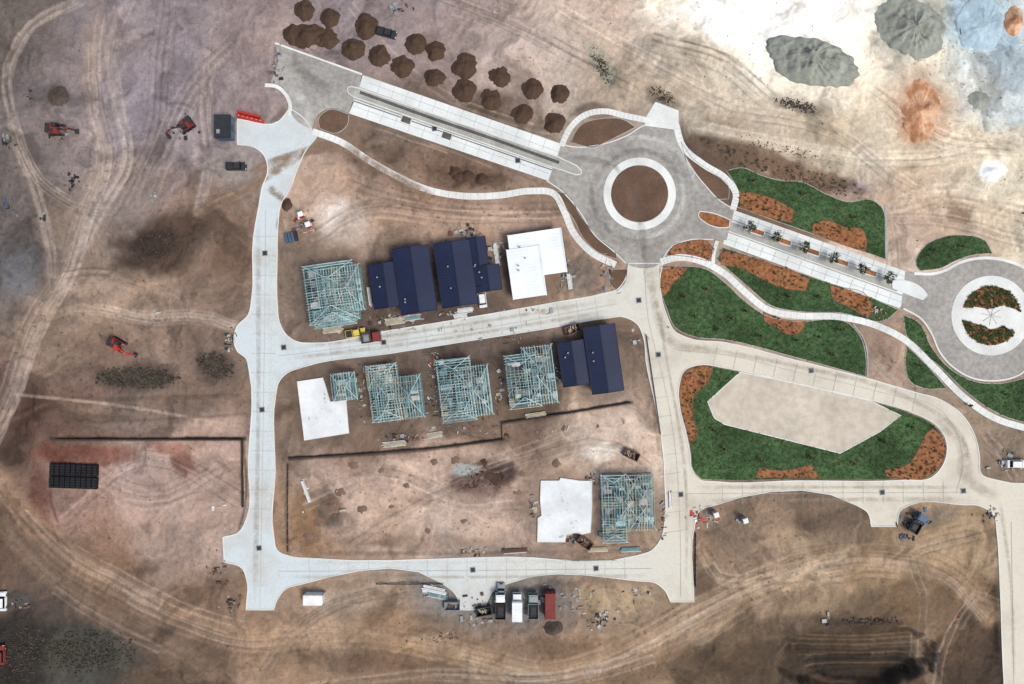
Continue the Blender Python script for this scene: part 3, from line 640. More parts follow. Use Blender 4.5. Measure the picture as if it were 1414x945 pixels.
pile(1258,36,58,38,2.0,'greypile',35,'crusher_dust_pile',.7,34,140,.7)
pile(1272,150,27,46,.8,'orangepile',0,'clay_pile',.4,20,90,.6)
pile(1402,30,14,22,1.2,'orangepile',0,'clay_pile',.3)
pile(1356,35,34,38,.6,'bluepile',0,'gravel_pile',.3,20,90,.6); pile(1352,138,16,14,.6,'greypile',0,'gravel_pile')
pile(1370,235,15,10,.6,'whiterib',0,'lime_pile')

# ---------------- scatter masses ----------------
def rubble(px,py,rx,ry,n,s0,s1,pal,name='rubble_heap',rot=0):
    mb=MB();r=math.radians(rot)
    for i in range(n):
        a=random.random()*6.283;q=math.sqrt(random.random())*random.uniform(.5,1.1)
        u,v=math.cos(a)*q*rx,math.sin(a)*q*ry
        x=px+u*math.cos(r)-v*math.sin(r);y=py+u*math.sin(r)+v*math.cos(r)
        s=random.uniform(s0,s1);wx,wy=W(x,y);z=gz(x,y)
        mb.box((wx,wy,z+s*.15),(s,s*random.uniform(.6,1.2),s*.6),random.choice(pal),random.random()*3.1,random.uniform(.3,.7))
    return mb.obj(name)
def debris(px,py,rx,ry,n,pal=('grey','grey','timber','dark','rust','lite'),big=1.5):
    mb=MB()
    for i in range(max(5,int(n*.62))):
        x=px+random.gauss(0,rx*.55);y=py+random.gauss(0,ry*.55);wx,wy=W(x,y);z=gz(x,y)
        L=random.uniform(.2,big)*random.random()**.7+.15;w=random.choice((.1,.18,.4,.75))*random.uniform(.6,1.2)
        a=random.choice((.14,1.7,random.random()*3.1));hh=random.uniform(.05,.4)
        k=random.choice(pal)
        if w>.3 and k in('timber','lite'):
            for t in range(4): mb.box((wx-math.sin(a)*(t-1.5)*w/4,wy+math.cos(a)*(t-1.5)*w/4,z+hh/2+.05),(L,w/5,hh),k,a)
        else: mb.box((wx,wy,z+hh/2),(L,w,hh),k,a,random.uniform(.8,1))
    return mb.obj('construction_debris')
rubble(190,522,58,16,1000,.2,.7,('rock','wall','rock','scrub'));rubble(297,505,26,18,380,.2,.6,('rock','wall','scrub'),rot=30)
rubble(1100,145,32,9,240,.15,.45,('rock','rock','wall'),rot=12);rubble(1080,205,80,8,160,.12,.3,('wall','rust'),rot=15)
rubble(120,900,74,32,900,.2,.6,('scrub','rock','scrub','wall'),name='scrub_patch');rubble(30,900,34,45,400,.2,.6,('rock','scrub','wall'),name='scrub_patch')
rubble(225,340,50,34,300,.1,.32,('rock','wall','rust'));rubble(675,660,38,18,300,.12,.35,('wall','rust','rock'))
rubble(1200,858,45,8,120,.2,.5,('rock','wall'));rubble(610,880,30,8,60,.15,.4,('rock','timber'))
rubble(915,132,22,10,120,.15,.4,('rock','scrub'),rot=30);rubble(1120,252,70,9,160,.12,.35,('rust','leaf2','wall'),rot=15)
rubble(830,90,10,28,160,.15,.4,('scrub','rock'),rot=-25)
mb=MB()
for i in range(1300):
    x,y=random.uniform(0,1414),random.uniform(0,945)
    j=int(np.searchsorted(xs,x));i_=int(np.searchsorted(ys,y))
    if bm_[i_,j]>.3: continue
    s=random.uniform(.1,.25);wx,wy=W(x,y);mb.box((wx,wy,gz(x,y)+s*.3),(s,s,s*.8),random.choice(('rock','wall','lotsoil','lotsoil')),random.random()*3,.6)
mb.obj('loose_stones')
D1=('grey','dark','blue','rust');D2=('grey','lite','dark')
for c in [(12,290,14,14,30,D1),(100,250,7,12,30,('black','dark')),(60,300,8,6,12,('dark','grey')),(210,275,8,8,12,('lite','grey')),(40,130,8,8,10,('dark','dullred')),(215,440,10,12,8),(85,185,18,7,24,('dark','dark','dullred','grey')),(255,180,14,14,24,('dark','dark','grey')),(168,478,10,8,8,('dark','grey')),
 (640,322,20,8,60),(684,345,8,22,50,D2),(780,375,12,20,50,D2),(548,440,30,7,70),(628,434,20,5,30),(500,460,10,6,24),(556,606,30,6,60),(500,545,6,28,40),(596,545,6,28,40),(690,540,5,26,40),(770,520,5,26,30),(600,500,10,8,30,('red','lite','timber')),(880,470,10,18,16),(415,310,12,16,40,('dullred','blue','grey','white')),(430,310,8,14,30),(405,325,8,6,16,('blue','dullred')),
 (650,762,14,5,40),(820,655,10,8,30),(915,720,4,26,30),(790,742,10,8,30),(735,690,5,26,24),(965,715,12,12,50,('white','red','grey','blue')),(1025,720,6,4,14),(1268,718,20,12,70,D1),(1250,742,10,5,24,('blue','dark')),
 (830,855,20,14,50,D2),(800,828,20,14,40),(880,818,18,9,24),(600,818,18,10,50),(660,858,20,5,30),(740,830,34,18,60,D2),(1140,855,14,10,8,D2),(1322,855,7,6,12,('red','dark')),
 (1390,640,16,10,60,D2),(1370,710,14,12,40,D1),(30,835,12,6,18,D1),(550,12,12,8,30,('dark','grey')),(318,470,6,16,40,('dark','lite')),(320,830,12,10,40,('dark','grey','rust')),(300,790,14,20,30,('rock','rust')),(385,90,8,26,40,D1),(300,700,8,6,8,('white',)),(755,430,40,4,20),(690,470,40,4,24),(838,372,10,26,44,D2),(1210,430,16,10,30),(1330,45,20,20,8,('lite','grey')),(1420,300,12,20,20),(980,718,12,8,20,('red','lite')),(10,195,10,14,20,('dark','grey')),(520,690,60,30,12),(420,680,6,24,10,('white','timber')),(660,830,40,14,40),(640,455,200,12,40,D2),(640,590,220,14,50),(560,455,50,5,30)]:
    debris(*c)
def timber_stack(px,py,L,n,rot,k='timber'):
    mb=MB()
    for i in range(n):
        mb.box((random.uniform(-.2,.2),(i-n/2)*.28,.22+.03*(i%3)),(L*random.uniform(.85,1),.2,.3),k if i%4 else 'lite')
    for u in (-.35,.35): mb.box((L*u,0,.04),(.12,n*.28,.08),'timber')
    mb.obj('timber_stack',loc=(*W(px,py),gz(px,py)),rot=math.radians(rot))
for a in [(545,443,5,6,8),(570,438,4,5,8,'teal2'),(545,612,6,5,6),(600,600,4,5,10),(685,352,5,4,98,'white'),(642,428,4,5,8,'white'),(636,436,3.5,4,6,'white'),(786,390,4,4,98,'white'),(422,678,6,3,110,'white'),(460,455,5,5,8),(740,572,5,4,8),(600,815,6,7,-12,'white'),(604,822,5,4,-12,'teal2'),(510,410,5,3,98,'white'),(596,395,4,3,98,'white'),(825,758,5,4,2),(870,758,5,4,2,'teal2'),(925,690,4,3,92,'white'),(710,760,6,4,4,'rust')]: timber_stack(*a)

# ---------------- houses ----------------
def metal_house(name,wings,rotd,km,kr,pitch=12,skill=False):
    r=math.radians(rotd); e=empty(name,(*W(wings[0][0],wings[0][1],4),0),r)
    ox,oy=e.location.x,e.location.y
    for wi,(px,py,w,l,eh) in enumerate(wings):
        wx,wy=W(px,py,eh+.8);dx,dy=wx-ox,wy-oy
        u=dx*math.cos(r)+dy*math.sin(r);v=-dx*math.sin(r)+dy*math.cos(r)
        w2_=w*S*.97/2;l2=l*S*.97/2;o=.45
        mb=MB();mb.box((u,v,eh/2),(2*(w2_-o),2*(l2-o),eh-.02),'brick')
        mb.obj('walls_%d'%wi,e)
        mb=MB()
        for s_ in (-1,1):
            for q in (-.5,.1,.6):
                mb.box((u+s_*(w2_-o),v+q*(l2-o),1.5),(.08,1.6,1.2),'glass');mb.box((u+s_*(w2_-o),v+q*(l2-o),.86),(.14,1.7,.08),'white')
                mb.box((u+q*(w2_-o),v+s_*(l2-o),1.5),(1.5,.08,1.2),'glass')
        mb.obj('windows_%d'%wi,e)
        if wi==0:
            mb=MB();mb.box((u+.8,v-(l2-o)-.01,1.05),(.95,.1,2.1),'white');mb.obj('door',e)
        mb=MB();tp=math.tan(math.radians(pitch))
        if skill: ridge=w2_; zr=eh+2*w2_*math.tan(math.radians(3))
        else: ridge=0;zr=eh+w2_*tp
        A=[(u-w2_,v-l2,eh),(u-w2_,v+l2,eh)];B=[(u+ridge,v-l2,zr),(u+ridge,v+l2,zr)];Cc=[(u+w2_,v-l2,eh),(u+w2_,v+l2,eh)]
        mb.quad([A[0],B[0],B[1],A[1]],km)
        if not skill:
            mb.quad([B[0],Cc[0],Cc[1],B[1]],km);mb.quad([A[0],Cc[0],B[0]],'brick');mb.quad([Cc[1],A[1],B[1]],'brick')
        else:
            mb.quad([A[0],(u+w2_,v-l2,eh),B[0]],'brick');mb.quad([A[1],B[1],(u+w2_,v+l2,eh)],'brick');mb.quad([(u+w2_,v-l2,eh),(u+w2_,v+l2,eh),B[1],B[0]],'brick')
        mb.quad([(u-w2_,v-l2,eh-.03),(u-w2_,v+l2,eh-.03),(u+w2_,v+l2,eh-.03),(u+w2_,v-l2,eh-.03)],'white')
        mb.obj('roof_%d'%wi,e)
        mb=MB();nn=int(2*l2/.65)
        for i in range(1,nn):
            vv=v-l2+2*l2*i/nn
            mb.beam((u-w2_,vv,eh+.02),(u+ridge,vv,zr+.02),.06,kr,th=.05)
            if not skill: mb.beam((u+ridge,vv,zr+.02),(u+w2_,vv,eh+.02),.06,kr,th=.05)
        mb.beam((u+ridge,v-l2,zr+.05),(u+ridge,v+l2,zr+.05),.3,kr,th=.06)
        for s_ in (-1,1):
            mb.box((u+s_*(w2_+.06),v,eh-.02 if not(skill and s_==1) else zr-.05),(.14,2*l2+.2,.14),kr)
            if not skill:
                mb.beam((u-w2_,v+s_*l2,eh+.06),(u,v+s_*l2,zr+.06),.16,kr);mb.beam((u,v+s_*l2,zr+.06),(u+w2_,v+s_*l2,eh+.06),.16,kr)
        mb.obj('ribs_gutters_%d'%wi,e)
        mb=MB()
        for q in range(2):
            a_,b_=u-w2_*random.uniform(.3,.7),v+l2*random.uniform(-.7,.7);zz=eh+(w2_-abs(a_-u))*tp if not skill else eh+.3
            mb.cyl((a_,b_,zz-.1),(a_,b_,zz+.4),.12,'grey',8);mb.cyl((a_,b_,zz+.4),(a_,b_,zz+.48),.2,'grey',10)
        mb.obj('roof_vents_%d'%wi,e)
    return e
metal_house('navy_roofed_house',[(572,386,50,92,3.3),(532,394,40,62,2.9)],8,'navy','navy2')
metal_house('navy_roofed_house',[(629,378,50,90,3.3),(661,361,26,68,2.9),(674,384,34,36,3.05)],8,'navy','navy2')
metal_house('navy_roofed_house',[(834,496,44,94,3.3),(793,502,38,62,2.9)],8,'navy','navy2')
metal_house('white_roofed_house',[(742,350,74,62,3.2),(727,376,46,70,3.4)],8,'whiteroof','whiterib',skill=True)

def frame_house(name,wings,rotd,tim=.12):
    r=math.radians(rotd);e=empty(name,(*W(wings[0][0],wings[0][1],3),0),r);ox,oy=e.location.x,e.location.y
    def loc(px,py,h):
        wx,wy=W(px,py,h);dx,dy=wx-ox,wy-oy
        return dx*math.cos(r)+dy*math.sin(r),-dx*math.sin(r)+dy*math.cos(r)
    for wi,(px,py,w,l,eh,ax) in enumerate(wings):
        u,v=loc(px,py,eh);a=w*S*.97/2;b=l*S*.97/2
        mb=MB();mb.box((u,v,.12+.004*wi),(2*a-.6,2*b-.6,.2),'dslab');mb.obj('slab_%d'%wi,e)
        mb=MB()
        def wallrun(p,q):
            L=math.hypot(q[0]-p[0],q[1]-p[1]);n_=max(2,int(L/.6))
            mb.beam((*p,.28),(*q,.28),.09,'teal2');mb.beam((*p,eh-.06),(*q,eh-.06),.12,random.choice(('teal1','teal2')))
            for i in range(n_+1):
                t=i/n_;x=p[0]+(q[0]-p[0])*t;y=p[1]+(q[1]-p[1])*t;mb.beam((x,y,.28),(x,y,eh-.1),.08,'teal2')
        a1,b1=a-.35,b-.35
        for p,q in [((u-a1,v-b1),(u+a1,v-b1)),((u+a1,v-b1),(u+a1,v+b1)),((u+a1,v+b1),(u-a1,v+b1)),((u-a1,v+b1),(u-a1,v-b1))]: wallrun(p,q)
        for i in range(int(l*S/3)):
            y=v+random.uniform(-b1,b1);x0=u+random.uniform(-a1,0);wallrun((x0,y),(x0+random.uniform(2,a1),y))
            x=u+random.uniform(-a1,a1)*.8;y0=v+random.uniform(-b1,0);wallrun((x,y0),(x,y0+random.uniform(2,b1)))
        mb.obj('wall_frames_%d'%wi,e)
        mb=MB();half,run=(a,b) if ax=='v' else (b,a);tp=math.tan(math.radians(18))
        def pt(s_,t_,z): return (u+s_,v+t_,z) if ax=='v' else (u+t_,v+s_,z)
        t_=-run; gap=0
        while t_<=run:
            if random.random()<.05: gap=random.choice((1,2,3))
            if gap>0: gap-=1
            else:
                hip=min(1,(run-abs(t_))/max(half,1)+.35); h_=half*tp*hip; k='timber' if random.random()<tim else random.choice(('teal1','teal1','teal2'))
                j=random.uniform(-.05,.05);tw=random.choice((.07,.09,.13))
                mb.beam(pt(-half,t_+j,eh+.05),pt(half,t_+j,eh+.05),.08,random.choice(('teal1','teal2')))
                if hip<1:
                    c_=h_/tp
                    mb.beam(pt(-half,t_,eh+.08),pt(-half+c_,t_,eh+h_),tw,k);mb.beam(pt(half,t_,eh+.08),pt(half-c_,t_,eh+h_),tw,k);mb.beam(pt(-half+c_,t_,eh+h_),pt(half-c_,t_,eh+h_),tw,k)
                else:
                    mb.beam(pt(-half,t_,eh+.08),pt(0,t_,eh+h_),tw,k);mb.beam(pt(half,t_,eh+.08),pt(0,t_,eh+h_),tw,k)
                for s_ in (-.5,0,.5): mb.beam(pt(s_*half,t_,eh+.05),pt(s_*half*.6,t_,eh+h_*(1-abs(s_)*.6)),.06,'teal2')
            t_+=.62
        for s_ in (-.95,-.7,-.45,-.2,0,.2,.45,.7,.95):
            ex=run*random.uniform(.6,1)*(.55+.45*abs(s_));z=eh+half*tp*(1-abs(s_))+.1
            st_=-ex if random.random()<.7 else -ex*.2
            mb.beam(pt(s_*half,st_,z),pt(s_*half,ex,z),.07,random.choice(('teal1','timber','teal2')))
        for sa in (-1,1):
            for sb in (-1,1):
                mb.beam(pt(sa*half,sb*run,eh+.1),pt(0,sb*(run-half*.65),eh+half*tp+.1),.12,'teal1')
        mb.beam(pt(-half,-run*.5,eh+.5),pt(half*.1,run*.3,eh+half*tp),.07,'lite');mb.beam(pt(half,-run*.2,eh+.5),pt(0,run*.5,eh+half*tp),.07,'lite')
        mb.obj('roof_trusses_%d'%wi,e)
        mb=MB()
        for i in range(int(w*l/90)):
            x=u+random.uniform(-a,a)*.85;y=v+random.uniform(-b,b)*.85
            mb.box((x,y,.4+random.random()*.3),(random.uniform(.3,2.2),random.uniform(.2,1.3),.4),random.choice(('lite','grey','teal1','teal2','timber','dark','dslab')),random.choice((0,1.57)))
        for i in range(5):
            x=u+random.uniform(-a,a)*.7;y=v+random.uniform(-b,b)*.7
            mb.box((x,y,eh+.12+.01*i),(random.uniform(.8,2.4),random.uniform(.5,1.6),.06),random.choice(('teal1','lite','grey','teal2')),0)
        mb.obj('stored_materials_%d'%wi,e)
    return e
frame_house('timber_framed_house',[(457,404,72,84,2.7,'v'),(470,400,62,66,2.85,'u'),(462,438,60,26,2.7,'v')],8)
frame_house('timber_framed_house',[(531,542,44,80,2.7,'v'),(552,550,66,62,2.85,'u'),(526,520,40,34,2.6,'u')],7,tim=.25)
frame_house('timber_framed_house',[(630,538,50,90,2.7,'v'),(655,540,48,72,2.85,'u')],7)
frame_house('timber_framed_house',[(722,526,46,76,2.7,'v'),(746,518,44,84,2.85,'u')],7)
frame_house('timber_framed_house',[(475,534,34,40,2.7,'u')],7,tim=.2)
frame_house('timber_framed_house',[(848,702,36,96,2.7,'v'),(866,690,30,60,2.8,'u'),(886,694,40,80,2.6,'u')],2,tim=.35)
def slab(pts,name='concrete_house_slab'):
    sheet(name,pts,.32,'slab',sm=False)
    ribbon('formwork',pts,1.0,.345,'kerb',closed=True,sm=False,z0=0)
    mb=MB();c=(sum(q[0] for q in pts)/len(pts),sum(q[1] for q in pts)/len(pts))
    for k in range(14):
        p=random.choice(pts);t=random.random()*.8
        x,y=W(c[0]+(p[0]-c[0])*t,c[1]+(p[1]-c[1])*t);mb.cyl((x,y,.3),(x,y,.6),.06,'grey',6)
    mb.obj('plumbing_risers')
slab([(411,527),(446,522),(450,534),(456,555),(478,553),(482,598),(421,608)])
slab([(747,664),(772,664),(774,660),(800,664),(817,664),(817,700),(815,735),(802,738),(795,735),(782,738),(780,748),(742,748),(743,715),(748,712),(746,690)])

def rwall(p): ribbon('retaining_wall',p,1.6,.75,'wall',sm=False,z0=-.5)
rwall([(80,607),(335,607)]);rwall([(399,633),(500,627),(600,619),(694,607),(693,584),(780,571),(870,556)]);rwall([(335,607),(336,700)])
for a,b in [((398,640),(398,762)),((892,462),(912,600)),((612,806),(520,806)),((960,735),(960,810))]:
    mb=MB();n_=12
    for i in range(n_):
        t=i/(n_-1);x,y=W(a[0]+(b[0]-a[0])*t,a[1]+(b[1]-a[1])*t);mb.box((x,y,.4),(.06,.06,1.1),'timber')
        if i: mb.beam((px_,py_,.35),(x,y,.35),.03,'dark',th=.6)
        px_,py_=x,y
    mb.obj('silt_fence')

# ---------------- vehicles ----------------
def wheels(mb,xs_,y,r=.36,w=.25):
    for x in xs_:
        for s_ in (-1,1): mb.cyl((x,s_*(y-w),r),(x,s_*y,r),r,'rubber',14);mb.cyl((x,s_*y,r),(x,s_*(y+.02),r),r*.5,'grey',10)
def car(px,py,rot,k='white',ute=False):
    mb=MB();mb.box((0,0,.55),(4.6,1.85,.5),k,0,.97);mb.box((0,0,.86),(4.4,1.78,.14),k,0,.95)
    wheels(mb,(-1.4,1.4),.93)
    cx=.3 if ute else -.2;L=1.9 if ute else 2.9
    mb.box((cx,0,1.17),(L,1.62,.5),'glass',0,.78,.86);mb.box((cx,0,1.44),(L*.74,1.36,.05),k,0,.95)
    if ute:
        mb.box((-1.5,0,.96),(1.4,1.5,.05),'dark')
        for s_ in (-1,1): mb.box((-1.45,s_*.83,1.05),(1.6,.08,.3),k)
        mb.box((-2.27,0,1.05),(.08,1.7,.3),k)
    for s_ in (-1,1):
        mb.box((2.27,s_*.65,.72),(.1,.35,.16),'white');mb.box((-2.3,s_*.7,.72),(.06,.25,.2),'red');mb.box((.9,s_*1.0,1.0),(.2,.2,.14),k)
    mb.box((2.3,0,.45),(.12,1.7,.22),'dark')
    mb.obj('ute' if ute else 'parked_car',loc=(*W(px,py),max(gz(px,py),.06)),rot=math.radians(rot),bevel=.04)
def truck(px,py,rot,cab='white',load='grey',L=6.5):
    mb=MB();mb.box((0,0,.75),(L,.9,.25),'dark');wheels(mb,(L/2-1.1,-L/2+1.0,-L/2+2.1),1.15,.48,.32)
    mb.box((L/2-.95,0,1.55),(1.9,2.3,1.5),cab,0,.9);mb.box((L/2-.02,0,1.9),(.1,2.0,.7),'glass');mb.box((L/2-1.0,0,2.34),(1.2,1.8,.12),cab)
    for s_ in (-1,1): mb.box((L/2-.8,s_*1.14,1.85),(.9,.06,.6),'glass');mb.box((L/2-.3,s_*1.35,1.8),(.12,.25,.5),'dark')
    T=L-2.4;c=-L/2+T/2
    mb.box((c,0,1.0),(T,2.4,.12),'dark')
    for s_ in (-1,1): mb.box((c,s_*1.17,1.35),(T,.08,.6),load)
    mb.box((c-T/2,0,1.35),(.08,2.4,.6),load);mb.box((c+T/2,0,1.5),(.08,2.4,.9),load)
    mb.box((c,0,1.2),(T*.8,1.9,.3),random.choice(('grey','rust','dark')),0,.6)
    mb.obj('flatbed_truck',loc=(*W(px,py),max(gz(px,py),.06)),rot=math.radians(rot),bevel=.04)
def box_truck(px,py,rot):
    mb=MB();mb.box((0,0,.75),(6.2,.9,.25),'dark');wheels(mb,(2.1,-2),1.12,.45,.3)
    mb.box((2.35,0,1.45),(1.5,2.1,1.3),'white',0,.88);mb.box((3.08,0,1.8),(.08,1.8,.6),'glass');mb.box((-.75,0,2.0),(4.5,2.35,2.3),'white')
    for i in range(7): mb.box((-2.8+i*.68,0,3.17),(.05,2.3,.04),'whiterib')
    mb.obj('box_truck',loc=(*W(px,py),.1),rot=math.radians(rot),bevel=.05)
def container(px,py,rot,k,L=6,w=2.4,name='shipping_container'):
    mb=MB();mb.box((0,0,1.3),(L-.1,w-.1,2.4),k)
    for i in range(int(L/.4)):
        x=-L/2+.25+i*.4;mb.box((x,0,1.3),(.14,w,2.36),k)
    for i in range(int(L/.5)): mb.box((-L/2+.3+i*.5,0,2.52),(.2,w-.3,.05),k)
    for sx in(-1,1):
        for sy in(-1,1): mb.box((sx*(L/2-.05),sy*(w/2-.03),1.3),(.16,.16,2.62),'grey' if k=='white' else k)
    for sy in(-.5,.5): mb.box((L/2+.02,sy*w*.4,1.3),(.06,.06,2.2),'grey')
    mb.obj(name,loc=(*W(px,py),max(0,gz(px,py))),rot=math.radians(rot))
def barrier_row(px,py,rot,n=6):
    mb=MB()
    for i in range(n):
        x=(i-n/2+.5)*1.05;mb.box((x,0,.25),(1.02,.8,.5),'red',0,.98,.8);mb.box((x,0,.75),(1.02,.6,.5),'red',0,1,.8);mb.cyl((x,0,.98),(x,0,1.05),.12,'lite',8)
    for i in range(n-1):
        x=(i-n/2+.5)*1.05;mb.box((x,.85,.25),(1.02,.8,.5),'red',0,.98,.8);mb.box((x,.85,.75),(1.02,.6,.5),'red',0,1,.8)
    mb.obj('water_filled_barriers',loc=(*W(px,py),.06),rot=math.radians(rot))
def site_office(px,py,rot):
    mb=MB();mb.box((0,0,1.4),(5.2,3.6,2.5),'blue');mb.box((0,0,2.75),(5.5,3.9,.12),'dark')
    for i in range(9): mb.box((-2.4+i*.6,0,2.84),(.08,3.8,.05),'navy')
    mb.box((2.62,.6,1.1),(.06,.9,2.0),'white');mb.box((0,-1.83,1.6),(1.4,.06,.9),'glass');mb.box((-1.2,.9,3.0),(.9,.7,.35),'grey')
    for x in(-2.2,2.2):
        for y in(-1.5,1.5): mb.box((x,y,.08),(.3,.3,.2),'dark')
    mb.obj('site_office',loc=(*W(px,py),.0),rot=math.radians(rot))
def skip(px,py,rot,k='rust',L=3.6,fill='timber'):
    mb=MB();w=1.8;h=1.3;t=.1
    mb.box((0,0,.1),(L*.7,w,.12),k)
    for s_ in(-1,1): mb.box((0,s_*w/2,h/2+.05),(L,t,h),k);
    mb.beam((L*.35,0,.1),(L*.5,0,h),w,k,th=.1);mb.beam((-L*.35,0,.1),(-L*.5,0,h),w,k,th=.1)
    for s_ in(-1,1): mb.box((0,s_*w/2,h+.1),(L+.1,.16,.08),k);mb.cyl((0,s_*(w/2+.05),.9),(0,s_*(w/2+.25),.9),.07,'dark',8)
    for i in range(14): mb.box((random.uniform(-1,1),random.uniform(-.6,.6),.5+random.random()*.4),(random.uniform(.3,1.3),.2,.15),random.choice((fill,'grey','rust','dark')),random.random()*3)
    mb.obj('skip_bin',loc=(*W(px,py),max(gz(px,py),0)),rot=math.radians(rot))
def excavator(px,py,rot,k='dullred',kb='dark'):
    mb=MB()
    for s_ in(-1,1):
        mb.box((0,s_*1.05,.4),(3.4,.55,.62),'rubber',0,.9);mb.cyl((1.5,s_*.8,.4),(1.5,s_*1.3,.4),.38,'dark');mb.cyl((-1.5,s_*.8,.4),(-1.5,s_*1.3,.4),.38,'dark')
        for i in range(9): mb.box((-1.5+i*.37,s_*1.05,.74),(.1,.56,.05),'dark')
    mb.cyl((0,0,.5),(0,0,.95),.7,'dark')
    mb.box((-.5,0,1.35),(2.9,2.3,.8),k,0,.95);mb.box((-1.5,0,1.5),(.9,2.3,1.0),'dark',0,.9);mb.box((.4,.7,2.0),(1.3,.85,1.3),'glass',0,.9);mb.box((.4,.7,2.68),(1.2,.8,.08),'dark')
    mb.box((-.7,-.5,1.8),(1.2,.9,.14),'dark')
    mb.beam((.8,-.1,1.5),(2.7,-.1,3.2),.34,kb,th=.5);mb.beam((2.7,-.1,3.2),(4.2,-.1,2.8),.3,k,th=.4);mb.beam((4.2,-.1,2.9),(4.9,-.1,1.0),.28,kb,th=.35);mb.beam((1.6,-.1,2.6),(3.1,-.1,3.5),.12,'grey')
    mb.box((4.8,-.1,.75),(.8,1.1,.6),'dark',0,.7);
    for i in range(4): mb.box((4.4,-.5+i*.27,.42),(.3,.1,.12),'grey')
    mb.obj('excavator',loc=(*W(px,py),gz(px,py)),rot=math.radians(rot),bevel=.03)
excavator(80,180,-4);excavator(258,174,215,'dullred','dark');excavator(165,476,-30,'red','red')
car(328,231,0,'dark',True);car(535,48,-15,'dark',True);car(6,829,90,'white');car(4,903,90,'dullred');car(492,460,10,'yellow',True);truck(514,466,8,'dred','rust',4.6)
car(692,818,90,'grey');truck(691,834,90,'white','dark',6);box_truck(714,834,90);truck(736,834,90,'grey','grey',6);container(759,832,90,'dred');container(436,824,0,'white',4.6)
car(666,412,98,'white');car(1400,640,0,'white');truck(1262,720,60,'blue','dark',5)
skip(871,627,-25);skip(807,748,-35);skip(790,455,20);skip(668,842,10,'dark');skip(625,835,0,'grey')
site_office(314,180,90);barrier_row(347,165,-14)
mb=MB()
for i in range(9):
    for j in range(2): mb.box((-5+i*1.25,-1.5+j*3,.5),(1.05,2.7,1.0),'black');[mb.box((-5+i*1.25,-1.5+j*3+q,1.03),(.9,.12,.06),'dark') for q in(-.9,-.3,.3,.9)]
mb.obj('stacked_crates',loc=(*W(104,657),gz(104,657)),rot=math.radians(-2))
mb=MB()
for i in range(4): mb.box((-1.1+i*.75,0,.4),(.65,2.2,.8),random.choice(('dark','blue')),0,.95)
mb.obj('stacked_crates',loc=(*W(403,328),0),rot=.2)
for p in [(418,298),(428,312),(1025,716),(610,500),(985,708)]:
    mb=MB();mb.box((0,0,1.15),(1.1,1.1,2.2),'red' if p[0]<450 else 'grey');mb.box((0,0,2.32),(1.2,1.2,.14),'white',0,.7);mb.box((.56,0,1.1),(.04,.8,1.9),'white');mb.obj('portable_toilet',loc=(*W(*p),gz(*p)),rot=.3)

# ---------------- planting -------------
def leafq(mb,c,s,k):
    a=Vector((random.gauss(0,1),random.gauss(0,1),random.gauss(0,1))).normalized();b=a.cross(Vector((random.gauss(0,1),random.gauss(0,1),random.gauss(0,1)))).normalized()
    c=Vector(c);mb.quad([c-a*s,c+b*s*.5,c+a*s,c-b*s*.5],k)
def tree(px,py,R,Ht,name='young_tree',n=420):
    mb=MB();mb.cyl((0,0,0),(0,0,Ht*.55),.10,'bark',8,.06);cl=[]
    for i in range(9):
        a=i*2.4+random.random();z=Ht*random.uniform(.45,.9);rr=R*random.uniform(.4,.85)
        q=(math.cos(a)*rr,math.sin(a)*rr,z);mb.cyl((0,0,Ht*.4+i*.03),q,.05,'bark',5,.015);cl.append((q,R*random.uniform(.3,.5)))
    cl.append(((0,0,Ht*.9),R*.5))
    for i in range(n):
        (c,r_)=random.choice(cl);d=Vector((random.gauss(0,1),random.gauss(0,1),random.gauss(0,.8))).normalized()*r_*random.random()**.4
        leafq(mb,(c[0]+d.x,c[1]+d.y,c[2]+d.z),random.uniform(.12,.24),'leaf' if random.random()<.75 else 'leaf2')
    mb.obj(name,loc=(*W(px,py,Ht*.6),.03),rot=random.random()*6)
for p in [(1035,313),(1072,327),(1111,342),(1151,357),(1190,371),(1228,384)]: tree(*p,1.35,3.6)
for x in (1047,1084,1123,1163,1202):
    y=320+(x-1047)*.362
    obar('tree_bed',[(x-8,y-6),(x+9,y),(x+7,y+7),(x-11,y+1)],'mulch',.16)
sap=[(945,410),(958,437),(990,455),(1030,430),(1050,465),(1100,470),(1130,465),(1150,490),(975,400),(1090,410),(1130,410),(1040,250),(1110,268),(1180,300),(1290,345),(1330,340),(1000,620),(1050,635),(1120,632),(1180,640),(1220,610),(985,595),(1260,590),(1270,505),(1390,545),(1340,560),(970,530),(1010,440),(1160,455)]
for x,y in sap:
    disc('mulch_ring',x,y,2.6,.05,'mulch',16);tree(x,y,.45,1.5,'sapling',60)
def inside(poly,x,y):
    c=False
    for j in range(len(poly)):
        ax,ay=poly[j-1];bx,by=poly[j]
        if (ay>y)!=(by>y) and x<(bx-ax)*(y-ay)/(by-ay)+ax:c=not c
    return c
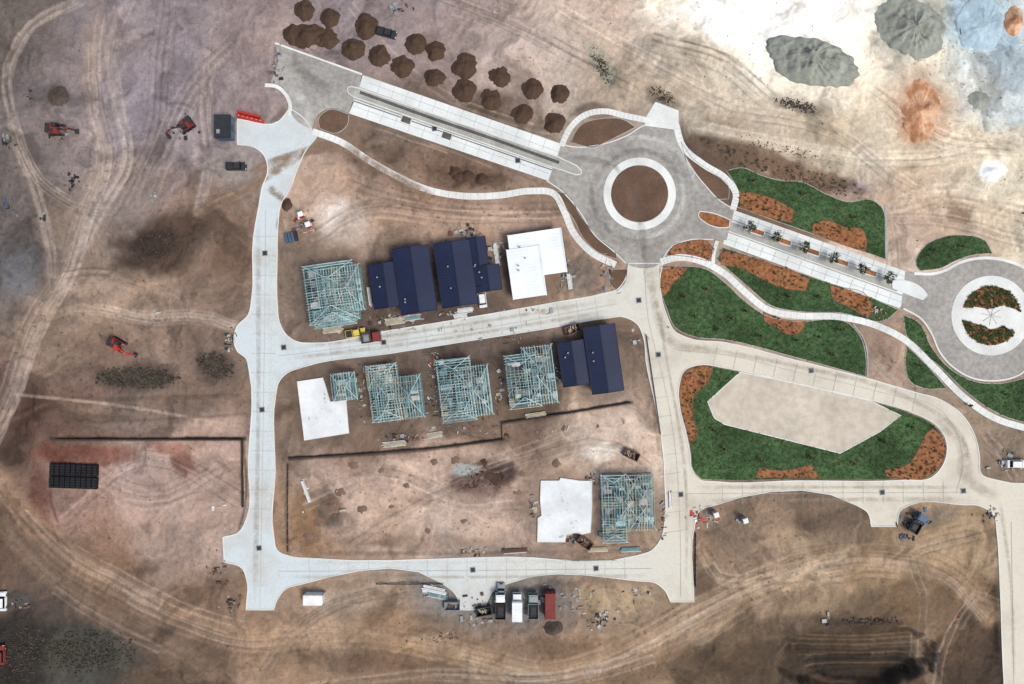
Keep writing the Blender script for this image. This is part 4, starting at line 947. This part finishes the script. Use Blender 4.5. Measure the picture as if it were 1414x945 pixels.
def plants(poly,dens,k=('leaf','leaf2','scrub'),name='garden_shrubs',smin=.2,smax=.4,z=.05,excl=()):
    P=np.array(poly);mb=MB();x0,x1,y0,y1=P[:,0].min(),P[:,0].max(),P[:,1].min(),P[:,1].max();n_=int((x1-x0)*(y1-y0)*dens)
    for i in range(n_):
        x=random.uniform(x0,x1);y=random.uniform(y0,y1)
        if not inside(poly,x,y) or any(inside(e,x,y) for e in excl): continue
        wx,wy=W(x,y);s=random.uniform(smin,smax);kk=random.choice(k)
        for q in range(8): 
            a=random.random()*6.28;mb.quad([(wx,wy,z),(wx+math.cos(a)*s*.8-math.sin(a)*s*.25,wy+math.sin(a)*s*.8+math.cos(a)*s*.25,z+s*.9),(wx+math.cos(a)*s*1.2,wy+math.sin(a)*s*1.2,z+s*.6),(wx+math.cos(a)*s*.8+math.sin(a)*s*.25,wy+math.sin(a)*s*.8-math.cos(a)*s*.25,z+s*.9)],kk)
    if mb.v: mb.obj(name)
mul_beds=[lp for lp,k in beds if k=='mulch']
for lp,k in beds:
    if k=='mulch': plants(lp,.03,('leaf2','scrub','leaf'),smin=.15,smax=.32)
    if k=='grass': plants(lp,.10,('grass','leaf2','grass','scrub'),'grass_tufts',.08,.18,.03,excl=[sq]+mul_beds)
plants(half1,.16,('leaf2','leaf'),z=.19);plants(half2,.16,('leaf2','leaf'),z=.19)
plants([(960,190),(1005,225),(1100,250),(1200,272),(1205,262),(1100,230),(1000,200)],.02,('leaf2','scrub'))

# ---------------- light & camera -------------
SUN_EL,SUN_AZ=math.radians(56),math.radians(125)
w=bpy.data.worlds.new('World');scene.world=w;w.use_nodes=True
bg=w.node_tree.nodes['Background'];sky=w.node_tree.nodes.new('ShaderNodeTexSky');sky.sky_type='NISHITA';sky.sun_disc=False
sky.sun_elevation=SUN_EL;sky.sun_rotation=SUN_AZ;sky.air_density=1.0;sky.dust_density=4.0
w.node_tree.links.new(sky.outputs[0],bg.inputs[0]);bg.inputs[1].default_value=.15
L=bpy.data.lights.new('sun','SUN');L.energy=2.1;L.angle=math.radians(20);L.color=(1,.96,.89)
lo=bpy.data.objects.new('sun',L);coll.objects.link(lo)
d=Vector((math.sin(SUN_AZ)*math.cos(SUN_EL),math.cos(SUN_AZ)*math.cos(SUN_EL),math.sin(SUN_EL)))
lo.rotation_euler=d.to_track_quat('Z','Y').to_euler()
cam=bpy.data.cameras.new('camera');cam.lens=24;cam.sensor_width=36;cam.clip_end=12000;cam.clip_start=1
co=bpy.data.objects.new('camera',cam);coll.objects.link(co);co.location=(0,0,H);co.rotation_euler=(0,0,0);scene.camera=co
